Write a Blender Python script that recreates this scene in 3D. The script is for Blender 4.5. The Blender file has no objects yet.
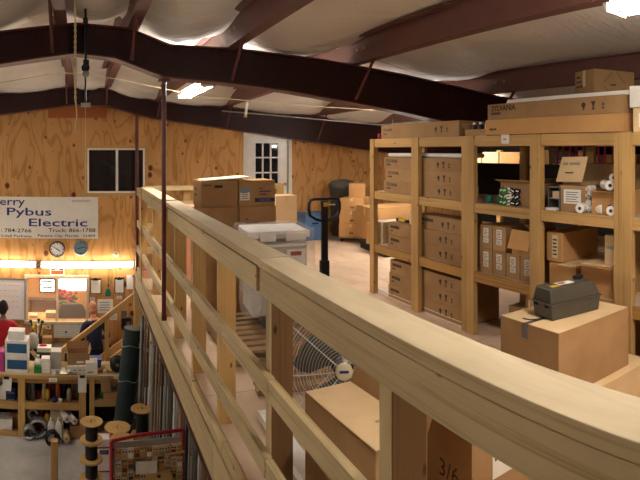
import bpy, math, random
from math import sin, cos, tan, pi, hypot, atan2, radians
from mathutils import Vector, Matrix
random.seed(7)
SC = bpy.context.scene
COL = SC.collection
F, X0, Y0, ZC = 556.0, 81.0, 150.0, 4.34     # cylindrical projection of the stitched photograph, eye height
MZ = 2.68                                     # mezzanine floor height

def at(px, py, X=None, Y=None, Z=None):
    th = (px - X0) / F; k = (Y0 - py) / F
    d = Vector((sin(th), cos(th), k))
    s = X / d.x if X is not None else (Y / d.y if Y is not None else (Z - ZC) / d.z)
    return Vector((0, 0, ZC)) + d * s
def XY(px, Y): return Y * tan((px - X0) / F)
def YX(px, X): return X / tan((px - X0) / F)

# ------------------------------------------------------------------ materials
def srgb(h):
    h = h.lstrip('#'); c = [int(h[i:i+2], 16) / 255 for i in (0, 2, 4)]
    return tuple((x / 12.92 if x <= .04045 else ((x + .055) / 1.055) ** 2.4) for x in c) + (1,)
MATS = {}
class NT:
    def __init__(s, name, rough=.6, metal=0., spec=.4):
        s.m = bpy.data.materials.new(name); s.m.use_nodes = True
        s.t = s.m.node_tree; s.n = s.t.nodes; s.b = s.n['Principled BSDF']
        s.b.inputs['Roughness'].default_value = rough; s.b.inputs['Metallic'].default_value = metal
        s.b.inputs['Specular IOR Level'].default_value = spec
        MATS[name] = s.m
    def new(s, ty, **kw):
        n = s.n.new(ty)
        for k, v in kw.items():
            if hasattr(n, k) and not k[0].isupper(): setattr(n, k, v)
            else: n.inputs[k.replace('_', ' ')].default_value = v
        return n
    def l(s, a, b): s.t.links.new(a, b)
    def coords(s, scale, rnd=True):
        tc = s.new('ShaderNodeTexCoord'); mp = s.new('ShaderNodeMapping'); mp.inputs['Scale'].default_value = scale
        s.l(tc.outputs['Object'], mp.inputs['Vector'])
        if rnd:
            oi = s.new('ShaderNodeObjectInfo'); mu = s.new('ShaderNodeMath', operation='MULTIPLY'); mu.inputs[1].default_value = 37.
            s.l(oi.outputs['Random'], mu.inputs[0]); s.l(mu.outputs[0], mp.inputs['Location'])
        return mp.outputs[0]
    def noise(s, vec, scale=1, detail=4, rough=.55, dist=0):
        n = s.new('ShaderNodeTexNoise'); n.inputs['Scale'].default_value = scale; n.inputs['Detail'].default_value = detail
        n.inputs['Roughness'].default_value = rough; n.inputs['Distortion'].default_value = dist
        s.l(vec, n.inputs['Vector']); return n.outputs['Fac']
    def ramp(s, fac, stops):
        r = s.new('ShaderNodeValToRGB'); e = r.color_ramp.elements
        while len(e) < len(stops): e.new(.5)
        for i, (p, c) in enumerate(stops):
            e[i].position = p; e[i].color = srgb(c) if isinstance(c, str) else (c, c, c, 1)
        s.l(fac, r.inputs[0]); return r.outputs[0]
    def mix(s, fac, a, b, mode='MIX'):
        m = s.new('ShaderNodeMix', data_type='RGBA', blend_type=mode)
        for sock, v in ((m.inputs[0], fac), (m.inputs[6], a), (m.inputs[7], b)):
            if hasattr(v, 'links'): s.l(v, sock)
            elif isinstance(v, str): sock.default_value = srgb(v)
            else: sock.default_value = v
        return m.outputs[2]
    def color(s, c): s.l(c, s.b.inputs['Base Color'])
    def bump(s, h, st=.2, d=.01):
        b = s.new('ShaderNodeBump'); b.inputs['Strength'].default_value = st; b.inputs['Distance'].default_value = d
        s.l(h, b.inputs['Height']); s.l(b.outputs[0], s.b.inputs['Normal'])

def flat(name, col, rough=.6, metal=0., spec=.4, var=.12, sc=9):
    t = NT(name, rough, metal, spec); v = t.coords((sc,) * 3)
    n = t.noise(v, 1, 3); r = t.ramp(n, [(.3, 1 - var), (.7, 1.)])
    c = t.mix(1., col, r, 'MULTIPLY'); t.color(c); return t.m
def lumber(name, light, dark, knot='#5a3418', kn=1.0):
    t = NT(name, .72, 0, .25); v = t.coords((.7, 60, 60))
    n = t.noise(v, 1, 5, .6, .8)
    c = t.ramp(n, [(.3, dark), (.47, light), (.62, light), (.78, dark)])
    v2 = t.coords((4.2, 10, 10)); vo = t.new('ShaderNodeTexVoronoi'); vo.inputs['Scale'].default_value = 1.; t.l(v2, vo.inputs['Vector'])
    k = t.ramp(vo.outputs['Distance'], [(.07 * kn, 0.), (.15 * kn, 1.)]); c = t.mix(k, knot, c)
    v3 = t.coords((.9, 3, 3)); n3 = t.noise(v3, 1, 3); r3 = t.ramp(n3, [(.3, .74), (.65, 1.)]); c = t.mix(1., c, r3, 'MULTIPLY')
    oi = t.new('ShaderNodeObjectInfo'); r4 = t.ramp(oi.outputs['Random'], [(0, .86), (1, 1.)]); c = t.mix(1., c, r4, 'MULTIPLY')
    t.color(c); t.bump(n, .25, .004); return t.m
def plywood(name, base, mid, dark, knots=True):
    t = NT(name, .6, 0, .3)
    v = t.coords((1.6, 1.6, .5), False)
    n = t.noise(v, 1.5, 2, .5, .4)
    mu = t.new('ShaderNodeMath', operation='MULTIPLY'); mu.inputs[1].default_value = 46.; t.l(n, mu.inputs[0])
    si = t.new('ShaderNodeMath', operation='SINE'); t.l(mu.outputs[0], si.inputs[0])
    ad = t.new('ShaderNodeMath', operation='MULTIPLY_ADD'); ad.inputs[1].default_value = .5; ad.inputs[2].default_value = .5; t.l(si.outputs[0], ad.inputs[0])
    c = t.ramp(ad.outputs[0], [(.0, mid), (.35, base), (1., base)])
    f = t.noise(t.coords((70, 70, 3), False), 1, 3); c = t.mix(1., c, t.ramp(f, [(.3, .9), (.7, 1.)]), 'MULTIPLY')
    n2 = t.noise(v, .9, 3); c = t.mix(1., c, t.ramp(n2, [(.3, .8), (.65, 1.)]), 'MULTIPLY')
    tc = t.new('ShaderNodeTexCoord'); se = t.new('ShaderNodeSeparateXYZ'); t.l(tc.outputs['Object'], se.inputs[0])
    dv = t.new('ShaderNodeMath', operation='DIVIDE'); dv.inputs[1].default_value = 1.22; t.l(se.outputs['X'], dv.inputs[0])
    fl = t.new('ShaderNodeMath', operation='FLOOR'); t.l(dv.outputs[0], fl.inputs[0])
    wn = t.new('ShaderNodeTexWhiteNoise', noise_dimensions='1D'); t.l(fl.outputs[0], wn.inputs['W'])
    c = t.mix(1., c, t.ramp(wn.outputs['Value'], [(0, .88), (1, 1.)]), 'MULTIPLY')
    fr = t.new('ShaderNodeMath', operation='FRACT'); t.l(dv.outputs[0], fr.inputs[0])
    c = t.mix(1., c, t.ramp(fr.outputs[0], [(0., .45), (.008, 1.)]), 'MULTIPLY')
    if knots:
        for sc, lo, hi, col in ((2.6, .085, .14, '#58280f'), (4.6, .09, .15, '#7a4420'), (7., .06, .11, '#8a5228')):
            vo = t.new('ShaderNodeTexVoronoi'); vo.inputs['Scale'].default_value = sc; t.l(t.coords((1, .0, .8), False), vo.inputs['Vector'])
            c = t.mix(t.ramp(vo.outputs['Distance'], [(lo, 0.), (hi, 1.)]), col, c)
    t.color(c); return t.m
def emit(name, col, st):
    t = NT(name); t.b.inputs['Base Color'].default_value = srgb(col); t.b.inputs['Emission Color'].default_value = srgb(col)
    t.b.inputs['Emission Strength'].default_value = st; return t.m
def glass(name, col='#ffffff', rough=.02, alpha=.25):
    t = NT(name, rough, 0, .8)
    tr = t.new('ShaderNodeBsdfTransparent'); tr.inputs[0].default_value = srgb(col); mx = t.new('ShaderNodeMixShader'); mx.inputs[0].default_value = alpha
    t.b.inputs['Base Color'].default_value = srgb(col)
    t.l(tr.outputs[0], mx.inputs[1]); t.l(t.b.outputs[0], mx.inputs[2]); t.l(mx.outputs[0], t.n['Material Output'].inputs[0]); return t.m

lumber('lumber_treated', '#ccb588', '#a38c58', '#5a4022', .6)
lumber('lumber_pine', '#cca468', '#b18649', '#6b3d18', .7)
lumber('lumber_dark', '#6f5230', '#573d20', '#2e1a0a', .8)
lumber('lumber_old', '#bd9152', '#9a7038', '#5a3213', .7)
t = NT('lumber_dusty', .8, 0, .2); n = t.noise(t.coords((1.5, 9, 9)), 1, 5, .6, .5); c = t.ramp(n, [(.3, '#bfae8c'), (.55, '#d3c29f'), (.75, '#dccdae')]); n2 = t.noise(t.coords((1.2, 1.2, 1.2)), 1, 4); t.color(t.mix(1., c, t.ramp(n2, [(.3, .78), (.65, 1.)]), 'MULTIPLY')); t.bump(n, .15, .003)  # weathered lumber with overhead light mixed into its colour
plywood('plywood_wall', '#d9a262', '#c18948', '#a86a2e')
t = NT('plywood_floor', .75, 0, .2); v = t.coords((1.2, .5, 1), False); n = t.noise(v, 2.5, 6, .65); c = t.ramp(n, [(.25, '#b89a7c'), (.5, '#ccb195'), (.75, '#d8c2a8')])
tc = t.new('ShaderNodeTexBrick'); tc.inputs['Scale'].default_value = 1; tc.inputs['Brick Width'].default_value = 2.44; tc.inputs['Row Height'].default_value = 1.22; tc.inputs['Mortar Size'].default_value = .004
tc.inputs['Color1'].default_value = (1, 1, 1, 1); tc.inputs['Color2'].default_value = (.9, .9, .9, 1); tc.inputs['Mortar'].default_value = (.5, .5, .5, 1)
t.l(t.coords((1, 1, 1), False), tc.inputs['Vector']); t.color(t.mix(1., c, tc.outputs['Color'], 'MULTIPLY'))
t = NT('concrete', .6, 0, .3); v = t.coords((1, 1, 1), False); n = t.noise(v, 1.6, 8, .7, .5); t.color(t.ramp(n, [(.25, '#96938c'), (.5, '#b2afa8'), (.75, '#c8c5bc')])); t.bump(n, .1)
t = NT('insulation', .55, 0, .35); v = t.coords((1, 1, 1), False); n = t.noise(v, 1.3, 4); t.color(t.ramp(n, [(.3, '#e0d8ce'), (.7, '#ebe5dd')]))
w = t.noise(t.coords((1.2, 7, 1), False), 1.5, 4, .6, 1.5); t.bump(w, .5, .05)
t = NT('cardboard', .8, 0, .15); v = t.coords((1, 1, 1)); n = t.noise(v, 5, 4); c = t.ramp(n, [(.3, '#a17d54'), (.7, '#b08c63')]); 
oi = t.new('ShaderNodeObjectInfo'); r4 = t.ramp(oi.outputs['Random'], [(0, .84), (1, 1.)]); t.color(t.mix(1., c, r4, 'MULTIPLY'))
t = NT('cardboard_light', .8, 0, .15); v = t.coords((1, 1, 1)); n = t.noise(v, 4, 4); t.color(t.ramp(n, [(.3, '#ccad80'), (.7, '#dabd92')]))
t = NT('cardboard_orange', .8, 0, .15); v = t.coords((1, 1, 1)); n = t.noise(v, 4, 4); t.color(t.ramp(n, [(.3, '#b88a56'), (.7, '#c49763')]))
flat('cardboard_edge', '#e2d2b0', .8); flat('ink', '#3a2c20', .7); flat('ink_blue', '#2b3674', .7); flat('navy_print', '#23284f', .7)
flat('red_steel', '#54221f', .45, 0, .5, .2); flat('red_steel_dark', '#2e0f0f', .5, 0, .3, .2); flat('pole_red', '#5e241c', .4, 0, .5)
flat('purlin_red', '#6b443c', .5, 0, .4, .15)
flat('white_paint', '#e6e0d4', .5); flat('white_gloss', '#eeebe4', .25); flat('cream', '#ddd0b0', .6); flat('paper', '#eeeae0', .8)
flat('banner', '#e4ded2', .5, var=.06); flat('black_metal', '#17171a', .35); flat('black_plastic', '#1b1b1d', .4); flat('dark_rubber', '#0f0f10', .7)
flat('grey_case', '#4f4a40', .38, 0, .5, .15); flat('grey_metal', '#8d9091', .35, .8); flat('galv', '#a9abaa', .35, .85); flat('steel_wire', '#dcd8ce', .4, .2)
flat('light_grey', '#b9b6ae', .5); flat('green_pipe', '#24393a', .55, var=.5, sc=5); flat('cable_black', '#141416', .45)
flat('red_paint', '#a3152a', .35); flat('red_cloth', '#b01226', .85, var=.25, sc=5); flat('navy_cloth', '#232a44', .9, var=.3, sc=5); flat('black_cloth', '#16161a', .9)
flat('skin', '#c98a6a', .55); flat('skin_dark', '#6b4432', .55); flat('hair', '#1c1512', .8); flat('blue_plastic', '#4a6c94', .5); flat('blue_print', '#2f5f86', .6)
flat('blue_bright', '#1e3f9a', .5); flat('green_bright', '#2d8a3a', .5); flat('teal', '#1c7767', .5); flat('yellow', '#e0b62a', .5); flat('orange', '#b5501c', .5)
flat('pink', '#b02a60', .5); flat('red_plastic', '#d8431c', .4); flat('red_led', '#a0101c', .3); flat('magenta', '#b83c86', .5); flat('trash_grey', '#55534c', .6); flat('peach', '#dfa080', .7)
flat('leaf', '#2f6b2a', .6); flat('petal', '#cf4a4a', .7); flat('whiteboard', '#eceae6', .3, var=.03); flat('pencil', '#8d8a84', .8); flat('grey_blue_print','#7a93b5',.7)
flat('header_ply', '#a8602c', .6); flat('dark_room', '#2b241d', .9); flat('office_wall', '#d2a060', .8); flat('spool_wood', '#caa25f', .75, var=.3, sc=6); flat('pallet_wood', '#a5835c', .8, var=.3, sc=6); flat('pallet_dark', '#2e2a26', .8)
flat('silver_tape', '#8b8b8d', .25, .6); flat('brass_tag', '#c9a15a', .4, .6); flat('rope', '#cdbd8e', .8); flat('dial_blue', '#6f8a9a', .4)
emit('tube_glow', '#fff8f0', 38.0); emit('tube_glow_wall', '#fff0dc', 9.0); emit('office_glow', '#ffe4b0', 5.); emit('tube_glow_shop', '#fffaf4', 15.); emit('daylight', '#f2f2ff', 3.)
glass('glass_clear', '#ffffff', .02, .12); glass('glass_dark', '#3a3a40', .05, .35); glass('plastic_wrap', '#ffffff', .12, .13)
M = MATS

# ------------------------------------------------------------------ mesh builder
_txt = {}
def text_mesh(s, bold=0.):
    if (s, bold) not in _txt:
        cu = bpy.data.curves.new('t', 'FONT'); cu.body = s; cu.size = 1; cu.offset = bold; cu.resolution_u = 2
        o = bpy.data.objects.new('t', cu); COL.objects.link(o)
        dg = bpy.context.evaluated_depsgraph_get(); me = bpy.data.meshes.new_from_object(o.evaluated_get(dg))
        vs = [v.co.copy() for v in me.vertices]; fs = [list(p.vertices) for p in me.polygons]
        xs = [v.x for v in vs] or [0]; w0, w1 = min(xs), max(xs)
        _txt[(s, bold)] = (vs, fs, w0, w1)
        bpy.data.objects.remove(o); bpy.data.curves.remove(cu); bpy.data.meshes.remove(me)
    return _txt[(s, bold)]
def basis(o, x, y, z=None):
    x = Vector(x).normalized(); y = Vector(y); y = (y - x * y.dot(x)).normalized(); z = x.cross(y)
    m = Matrix.Identity(4)
    for i in range(3): m[i][0], m[i][1], m[i][2], m[i][3] = x[i], y[i], z[i], o[i]
    return m
def T(x, y, z): return Matrix.Translation((x, y, z))
def R(a, ax='Z'): return Matrix.Rotation(a, 4, ax)
I4 = Matrix.Identity(4)
class MB:
    def __init__(s): s.v, s.f, s.mi, s.sm, s.ml = [], [], [], [], []
    def _m(s, m):
        if m not in s.ml: s.ml.append(m)
        return s.ml.index(m)
    def add(s, vs, fs, m, M_=I4, smooth=False):
        b = len(s.v); s.v += [M_ @ Vector(v) for v in vs]; k = s._m(m)
        for f in fs: s.f.append([b + i for i in f]); s.mi.append(k); s.sm.append(smooth)
        return s
    def box(s, c, d, m, M_=I4):
        x, y, z = c; a, b, h = d[0] / 2, d[1] / 2, d[2] / 2
        vs = [(x + i * a, y + j * b, z + k * h) for i in (-1, 1) for j in (-1, 1) for k in (-1, 1)]
        return s.add(vs, [(0, 1, 3, 2), (4, 6, 7, 5), (0, 4, 5, 1), (2, 3, 7, 6), (0, 2, 6, 4), (1, 5, 7, 3)], m, M_)
    def bx(s, x0, x1, y0, y1, z0, z1, m, M_=I4):
        return s.box(((x0 + x1) / 2, (y0 + y1) / 2, (z0 + z1) / 2), (abs(x1 - x0), abs(y1 - y0), abs(z1 - z0)), m, M_)
    def prism(s, pts, h0, h1, m, M_=I4):      # polygon in local xy, extruded along z
        n = len(pts); vs = [(p[0], p[1], h0) for p in pts] + [(p[0], p[1], h1) for p in pts]
        fs = [list(range(n))[::-1], list(range(n, 2 * n))] + [(i, (i + 1) % n, n + (i + 1) % n, n + i) for i in range(n)]
        return s.add(vs, fs, m, M_)
    def tube(s, pts, r, m, n=10, M_=I4, cap=True, r1=None, closed=False):
        P = [Vector(p) for p in pts]; k = len(P); vs = []; up = None
        for i, p in enumerate(P):
            if closed: d = P[(i + 1) % k] - P[i - 1]
            else: d = P[min(i + 1, k - 1)] - P[max(i - 1, 0)]
            d.normalize()
            if up is None: up = Vector((0, 0, 1)) if abs(d.z) < .9 else Vector((1, 0, 0))
            a = d.cross(up).normalized(); b = a.cross(d).normalized(); up = b
            rr = r if r1 is None else r + (r1 - r) * i / (k - 1)
            vs += [p + (a * cos(2 * pi * j / n) + b * sin(2 * pi * j / n)) * rr for j in range(n)]
        fs = []
        for i in range(k if closed else k - 1):
            q = (i + 1) % k
            fs += [(i * n + j, i * n + (j + 1) % n, q * n + (j + 1) % n, q * n + j) for j in range(n)]
        s.add(vs, fs, m, M_, True)
        if cap and not closed:
            s.add(vs[:n], [list(range(n))], m, M_); s.add(vs[-n:], [list(range(n))[::-1]], m, M_)
        return s
    def lathe(s, prof, m, n=24, M_=I4, smooth=True):
        k = len(prof); vs = [(r * cos(2 * pi * j / n), r * sin(2 * pi * j / n), z) for r, z in prof for j in range(n)]
        fs = [(i * n + j, i * n + (j + 1) % n, (i + 1) * n + (j + 1) % n, (i + 1) * n + j) for i in range(k - 1) for j in range(n)]
        return s.add(vs, fs, m, M_, smooth)
    def cyl(s, c, r, h, m, n=20, M_=I4, smooth=True):
        x, y, z = c
        s.lathe([(r, 0), (r, h)], m, n, M_ @ T(x, y, z), smooth)
        vs = [(r * cos(2 * pi * j / n), r * sin(2 * pi * j / n), 0) for j in range(n)]
        s.add(vs, [list(range(n))[::-1]], m, M_ @ T(x, y, z)); return s.add(vs, [list(range(n))], m, M_ @ T(x, y, z + h))
    def ball(s, c, r, m, sc=(1, 1, 1), n=12, M_=I4):
        prof = [(max(1e-4, r * sin(pi * i / n)), -r * cos(pi * i / n)) for i in range(n + 1)]
        return s.lathe(prof, m, n + 4, M_ @ T(*c) @ Matrix.Diagonal((*sc, 1)))
    def text(s, st, size, m, M_, sx=1., bold=0., align='L'):
        vs, fs, w0, w1 = text_mesh(st, bold); off = -w0 if align == 'L' else (-(w0 + w1) / 2 if align == 'C' else -w1)
        return s.add([((v.x + off) * size * sx, v.y * size, 0) for v in vs], fs, m, M_)
    def build(s, name, parent=None, loc=(0, 0, 0), bevel=0):
        me = bpy.data.meshes.new(name); me.from_pydata([tuple(v) for v in s.v], [], s.f)
        for m in s.ml: me.materials.append(M[m])
        me.polygons.foreach_set('material_index', s.mi); me.polygons.foreach_set('use_smooth', s.sm); me.update()
        o = bpy.data.objects.new(name, me); o.location = loc; COL.objects.link(o)
        if parent: o.parent = parent
        if bevel:
            b = o.modifiers.new('bevel', 'BEVEL'); b.width = bevel; b.segments = 2; b.limit_method = 'ANGLE'; b.harden_normals = False
        return o
def tag(o, label=None, cat=None, group=None, kind=None):
    for k, v in (('label', label), ('category', cat), ('group', group), ('kind', kind)):
        if v: o[k] = v
    return o
def thing(name, label, cat, loc=(0, 0, 0), rz=0, group=None):
    o = bpy.data.objects.new(name, None); o.location = loc; o.rotation_euler = (0, 0, rz); o.empty_display_size = .1; COL.objects.link(o)
    return tag(o, label, cat, group)
def struct(name, mb, bevel=0): return tag(mb.build(name, bevel=bevel), kind='structure')
def copy_tree(o, parent=None):
    c = o.copy(); COL.objects.link(c); c.parent = parent
    for ch in list(o.children): copy_tree(ch, c)
    return c
def board(name, p0, p1, w, t, m, parent=None, up=(0, 0, 1), off=(0, 0, 0), bevel=.003):
    """lumber from p0 to p1 (centre line); w measured along up, t across; length is local x"""
    p0, p1 = Vector(p0), Vector(p1); d = p1 - p0; L = d.length; mid = (p0 + p1) / 2
    mt = basis(mid, d, up)     # x length, y up-ish, z across
    mb = MB(); mb.box((0, 0, 0), (L, w, t), m)
    o = mb.build(name, bevel=bevel); 
    if parent: o.parent = parent; mt = Matrix.Translation(-parent.location) @ mt
    o.matrix_local = mt; return o

# ------------------------------------------------------------------ camera
cam = bpy.data.cameras.new('camera'); co = bpy.data.objects.new('camera', cam); COL.objects.link(co); SC.camera = co
co.location = (0, 0, ZC); co.rotation_euler = (pi / 2, 0, 0); cam.type = 'PANO'; cam.panorama_type = 'CENTRAL_CYLINDRICAL'
cam.central_cylindrical_range_u_min = -X0 / F; cam.central_cylindrical_range_u_max = (640 - X0) / F
cam.central_cylindrical_range_v_min = -(480 - Y0) / F; cam.central_cylindrical_range_v_max = Y0 / F; cam.central_cylindrical_radius = 1
cam.clip_start = .05
SC.view_settings.view_transform = 'Standard'; SC.view_settings.look = 'None'; SC.view_settings.gamma = 1; SC.view_settings.exposure = 1.9
wd = bpy.data.worlds.new('world'); SC.world = wd; wd.use_nodes = True; wd.node_tree.nodes['Background'].inputs[0].default_value = (.02, .02, .025, 1)

# ------------------------------------------------------------------ setting: shell
WY = 10.1
XL, XR, YB = -6.5, 8.6, -4.5
b = MB(); b.bx(XL, XR, YB, WY + 4, -.2, 0, 'concrete'); struct('floor', b)
b = MB(); b.bx(.827, XR, YB, 7.55, MZ - .06, MZ, 'plywood_floor'); b.bx(2.72, XR, 7.55, WY, MZ - .06, MZ, 'plywood_floor'); 
b.bx(.83, XR, YB, 7.55, MZ - .3, MZ - .06, 'lumber_old'); b.bx(2.76, XR, 7.55, WY, MZ - .3, MZ - .06, 'lumber_old'); struct('trim_1', b)
bpy.data.objects['trim_1'].name = 'floor_upper'
# far wall with openings: office window, upper window, door
def wall_with_holes(name, y0, y1, xa, xb, za, zb, holes, m):
    xs = sorted({xa, xb, *[h[0] for h in holes], *[h[1] for h in holes]}); zs = sorted({za, zb, *[h[2] for h in holes], *[h[3] for h in holes]})
    b = MB()
    for i in range(len(xs) - 1):
        for j in range(len(zs) - 1):
            cx, cz = (xs[i] + xs[i+1]) / 2, (zs[j] + zs[j+1]) / 2
            if any(h[0] < cx < h[1] and h[2] < cz < h[3] for h in holes): continue
            b.bx(xs[i], xs[i+1], y0, y1, zs[j], zs[j+1], m)
    return struct(name, b)
ow0, ow1 = at(27.5, 277.5, Y=WY), at(86, 321, Y=WY)
uw0, uw1 = at(89, 150, Y=WY), at(143, 191, Y=WY)
d0, d1 = at(247, 134, Y=WY), at(288, 134, Y=WY)
dz = ZC + .27
HO = (ow0.x, ow1.x, ow1.z, ow0.z); HU = (uw0.x, uw1.x, uw1.z, uw0.z); HD = (d0.x, d1.x, MZ, dz)
wall_with_holes('wall_far', WY, WY + .14, XL, XR, 0, 6.2, [HO, HU, HD], 'plywood_wall')
b = MB(); b.bx(XL - .15, XL, YB, WY + .14, 0, 6.2, 'white_paint'); struct('wall_left', b)
b = MB(); b.bx(XR, XR + .15, YB, WY + .14, 0, 6.2, 'dark_room'); struct('wall_right', b)
b = MB(); b.bx(XL, XR, YB - .15, YB, 0, 6.2, 'plywood_wall'); struct('wall_back', b)
# red-brown plywood strip below the ridge (a darker header sheet) and horizontal seam battens on the wall
b = MB(); b.bx(XY(48, WY), XY(107, WY), WY - .012, WY - .001, at(80, 118, Y=WY).z, 5.3, 'header_ply'); struct('trim_1', b, .001)
# roof profile (top of the frames)
TOP = [(-6.5, 4.86), (-3., 5.2), (-.75, 5.40), (-.05, 5.465), (.42, 5.425), (.8, 5.285), (1.42, 5.275), (2.26, 5.225), (3.23, 5.14), (4.4, 5.01), (6., 4.86), (8.6, 4.6)]
BOT = [(-6.5, 4.3), (-3., 4.9), (-.75, 5.10), (-.05, 5.19), (.3, 5.15), (.75, 4.985), (1.3, 4.95), (1.91, 4.898), (3.23, 4.735), (4.1, 4.6), (6., 4.3), (8.6, 3.9)]
TOPF = [(-6.5, 4.8), (-1.45, 5.35), (-.1, 5.46), (.45, 5.43), (.95, 5.3), (1.4, 5.215), (3., 5.1), (4.48, 5.0), (6.03, 4.85), (8.6, 4.6)]
BOTF = [(-6.5, 4.4), (-1.45, 4.965), (-.1, 5.14), (.45, 5.12), (.95, 4.985), (1.34, 4.9), (2.5, 4.745), (3.93, 4.545), (5.66, 4.33), (8.6, 3.95)]
def interp(P, x):
    for (a, u), (c, w) in zip(P, P[1:]):
        if a <= x <= c: return u + (w - u) * (x - a) / (c - a)
    return P[0][1] if x < P[0][0] else P[-1][1]
PUR = [-4.2, -2.9, -1.55, -.22, .42, 1.33, 2.6, 4.42, 5.8, 7.2]
def frame(label, y, top, bot, depth=.07, fl=.2):
    root = thing('roof_beam', label, 'roof beam', (0, y, 0))
    w = MB(); w.prism([(x, z) for x, z in bot] + [(x, z) for x, z in top[::-1]], -.01, .01, 'red_steel_dark', basis((0, 0, 0), (1, 0, 0), (0, 0, 1)))
    for x in (-.06, .06): w.bx(x - .012, x + .012, -fl / 2, fl / 2, interp(bot, x), interp(top, x), 'red_steel_dark')
    w.build('web', root)
    for P, nm, s in ((top, 'top_flange', -1), (bot, 'bottom_flange', 1)):
        m = MB(); q = [(x, z) for x, z in P] + [(x, z + s * .014) for x, z in P[::-1]]
        m.prism(q if s < 0 else q, -fl / 2, fl / 2, 'red_steel', basis((0, 0, 0), (1, 0, 0), (0, 0, 1))); m.build(nm, root)
    return root
frame('dark maroon steel beam spanning overhead, nearer of the two', 5.0, TOP, BOT)
frame('dark maroon steel beam against the plywood end wall, farther of the two', 9.92, TOPF, BOTF)
def pur_mesh(x, y0, y1):
    return x
plabels = {-.22: 'steel purlin just left of the roof ridge', .42: 'steel purlin just right of the roof ridge', 1.33: 'maroon roof purlin passing above the hanging ceiling lamp', 2.6: 'wide maroon roof purlin crossing the upper middle of the ceiling', 4.42: 'maroon roof purlin above the long cartons on the shelf top', -1.55: 'maroon roof purlin beyond the ridge on the shop side'}
for x in PUR:
    z = interp(TOP, x) ; zf = interp(TOPF, x)
    r = thing('roof_purlin', plabels.get(x, 'maroon roof purlin over the outer bays'), 'roof purlin', (x, 0, 0), 0, 'steel roof purlins')
    for nm, (xa, xb, ya, yb) in {'web': (-.006, .006, 0, .235), 'bottom_flange': (0, .1, 0, .01), 'top_flange': (-.08, 0, .225, .235)}.items():
        m = MB(); zz = z + .035 if x < 1 else z + .045
        for (y0, y1, h0, h1) in ((YB, 5.05, zz, z), (5.05, WY, z, zf)):
            vs = [(xa, y0, h0 + ya), (xb, y0, h0 + ya), (xb, y0, h0 + yb), (xa, y0, h0 + yb), (xa, y1, h1 + ya), (xb, y1, h1 + ya), (xb, y1, h1 + yb), (xa, y1, h1 + yb)]
            m.add(vs, [(0, 3, 2, 1), (4, 5, 6, 7), (0, 1, 5, 4), (2, 3, 7, 6), (1, 2, 6, 5), (0, 4, 7, 3)], 'purlin_red')
        m.build(nm, r)
    if x in (-.22, .42, 1.33, 2.6, 4.42):
        for yy, P in ((5.0, (TOP, BOT)), (9.92, (TOPF, BOTF))):
            s = 1 if x > .2 else -1
            m = MB(); zt = interp(P[0], x) + .14; xb_ = x + .1; 
            m.tube([(s * .03, yy - .62, zt), (s * .03, yy - .12, interp(P[1], x) + .03)], .016, 'pole_red', 6); m.build('flange_brace', r)
            for q in (-.07, .07): m = MB(); m.cyl((0, 0, 0), .012, .012, 'brass_tag', 8, T(-.018, yy - .3 + q, zt - .02) @ R(pi / 2, 'Y')); m.build('bolt', r)
# insulation ceiling, sagging between the purlins
b = MB(); xs = [XL + i * (XR - XL) / 90 for i in range(91)]; ys = [YB + i * (WY + .1 - YB) / 80 for i in range(81)]
vs = []
for y in ys:
    for x in xs:
        k = max([p for p in PUR if p <= x] or [XL]); q = min([p for p in PUR if p > x] or [XR]); u = (x - k) / (q - k)
        zt = interp(TOP, x) if y < 5 else interp(TOP, x) + (interp(TOPF, x) - interp(TOP, x)) * (y - 5) / 5.1
        sag = .05 * sin(pi * u) ** .7 + .03 * sin(pi * u) * (.5 + .5 * sin(y * 2.1 + k * 3))
        near = .17 * math.exp(-((y - 5) / .45) ** 2) * sin(pi * u) ** .5 + .235 * max(0, min(1, (y - 8.6) / 1.1)) ** 2
        vs.append((x, y, zt + .27 - sag - near))
n = len(xs); b.add(vs, [(j * n + i, (j + 1) * n + i, (j + 1) * n + i + 1, j * n + i + 1) for j in range(len(ys) - 1) for i in range(n - 1)], 'insulation', I4, True)
b.bx(XL, XR, YB, WY + .1, 6.0, 6.1, 'white_paint')
struct('ceiling', b)
# steel columns
for lab, x, y, z0, z1, nm in (('thin dark red steel pole in front of the handrail, rising to the near beam', .748, 4.98, 2.80, 4.985, 0), ('thin dark red steel pole standing at the far wall beside the upper window', .98, 9.7, 0, 4.97, 1)):
    z1 -= .012; r = thing('steel_pole', lab, 'pole', (x, y, z0)); m = MB(); m.cyl((0, 0, .01), .021 if nm == 0 else .03, z1 - z0 - .01, 'pole_red', 14); m.build('shaft', r)
    q = .05 if nm else .022; m = MB(); m.bx(-q, q, -q, q, 0, .012 if nm else .05, 'pole_red'); m.build('base_plate', r); m = MB(); m.bx(-.05, .05, -.05, .05, z1 - z0 - .012, z1 - z0, 'pole_red'); m.build('top_plate', r)

# ---------------- windows and door
def window(name, H, y, fw, panes, glassmat, fm='white_paint', out=.03):
    x0, x1, z0, z1 = H; r = bpy.data.objects.new(name, None); r.location = (0, y, 0); COL.objects.link(r); tag(r, kind='structure')
    m = MB(); m.bx(x0 - fw, x1 + fw, -out, .02, z1, z1 + fw, fm); m.bx(x0 - fw, x1 + fw, -out - .015, .02, z0 - fw, z0, fm)
    m.bx(x0 - fw, x0, -out, .02, z0, z1, fm); m.bx(x1, x1 + fw, -out, .02, z0, z1, fm)
    for q in panes: m.bx(q - .022, q + .022, -.01, .06, z0, z1, fm)
    m.build('window_frame', r, bevel=.004)
    es = [x0] + list(panes) + [x1]
    for a, c in zip(es, es[1:]):
        m = MB(); m.bx(a, c, .03, .036, z0, z1, glassmat); m.build('pane', r)
    return r
window('window_1', HO, WY, .055, [XY(57, WY)], 'glass_clear', 'cream')
wu = window('window_2', HU, WY, .03, [XY(117, WY)], 'glass_dark')
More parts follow.
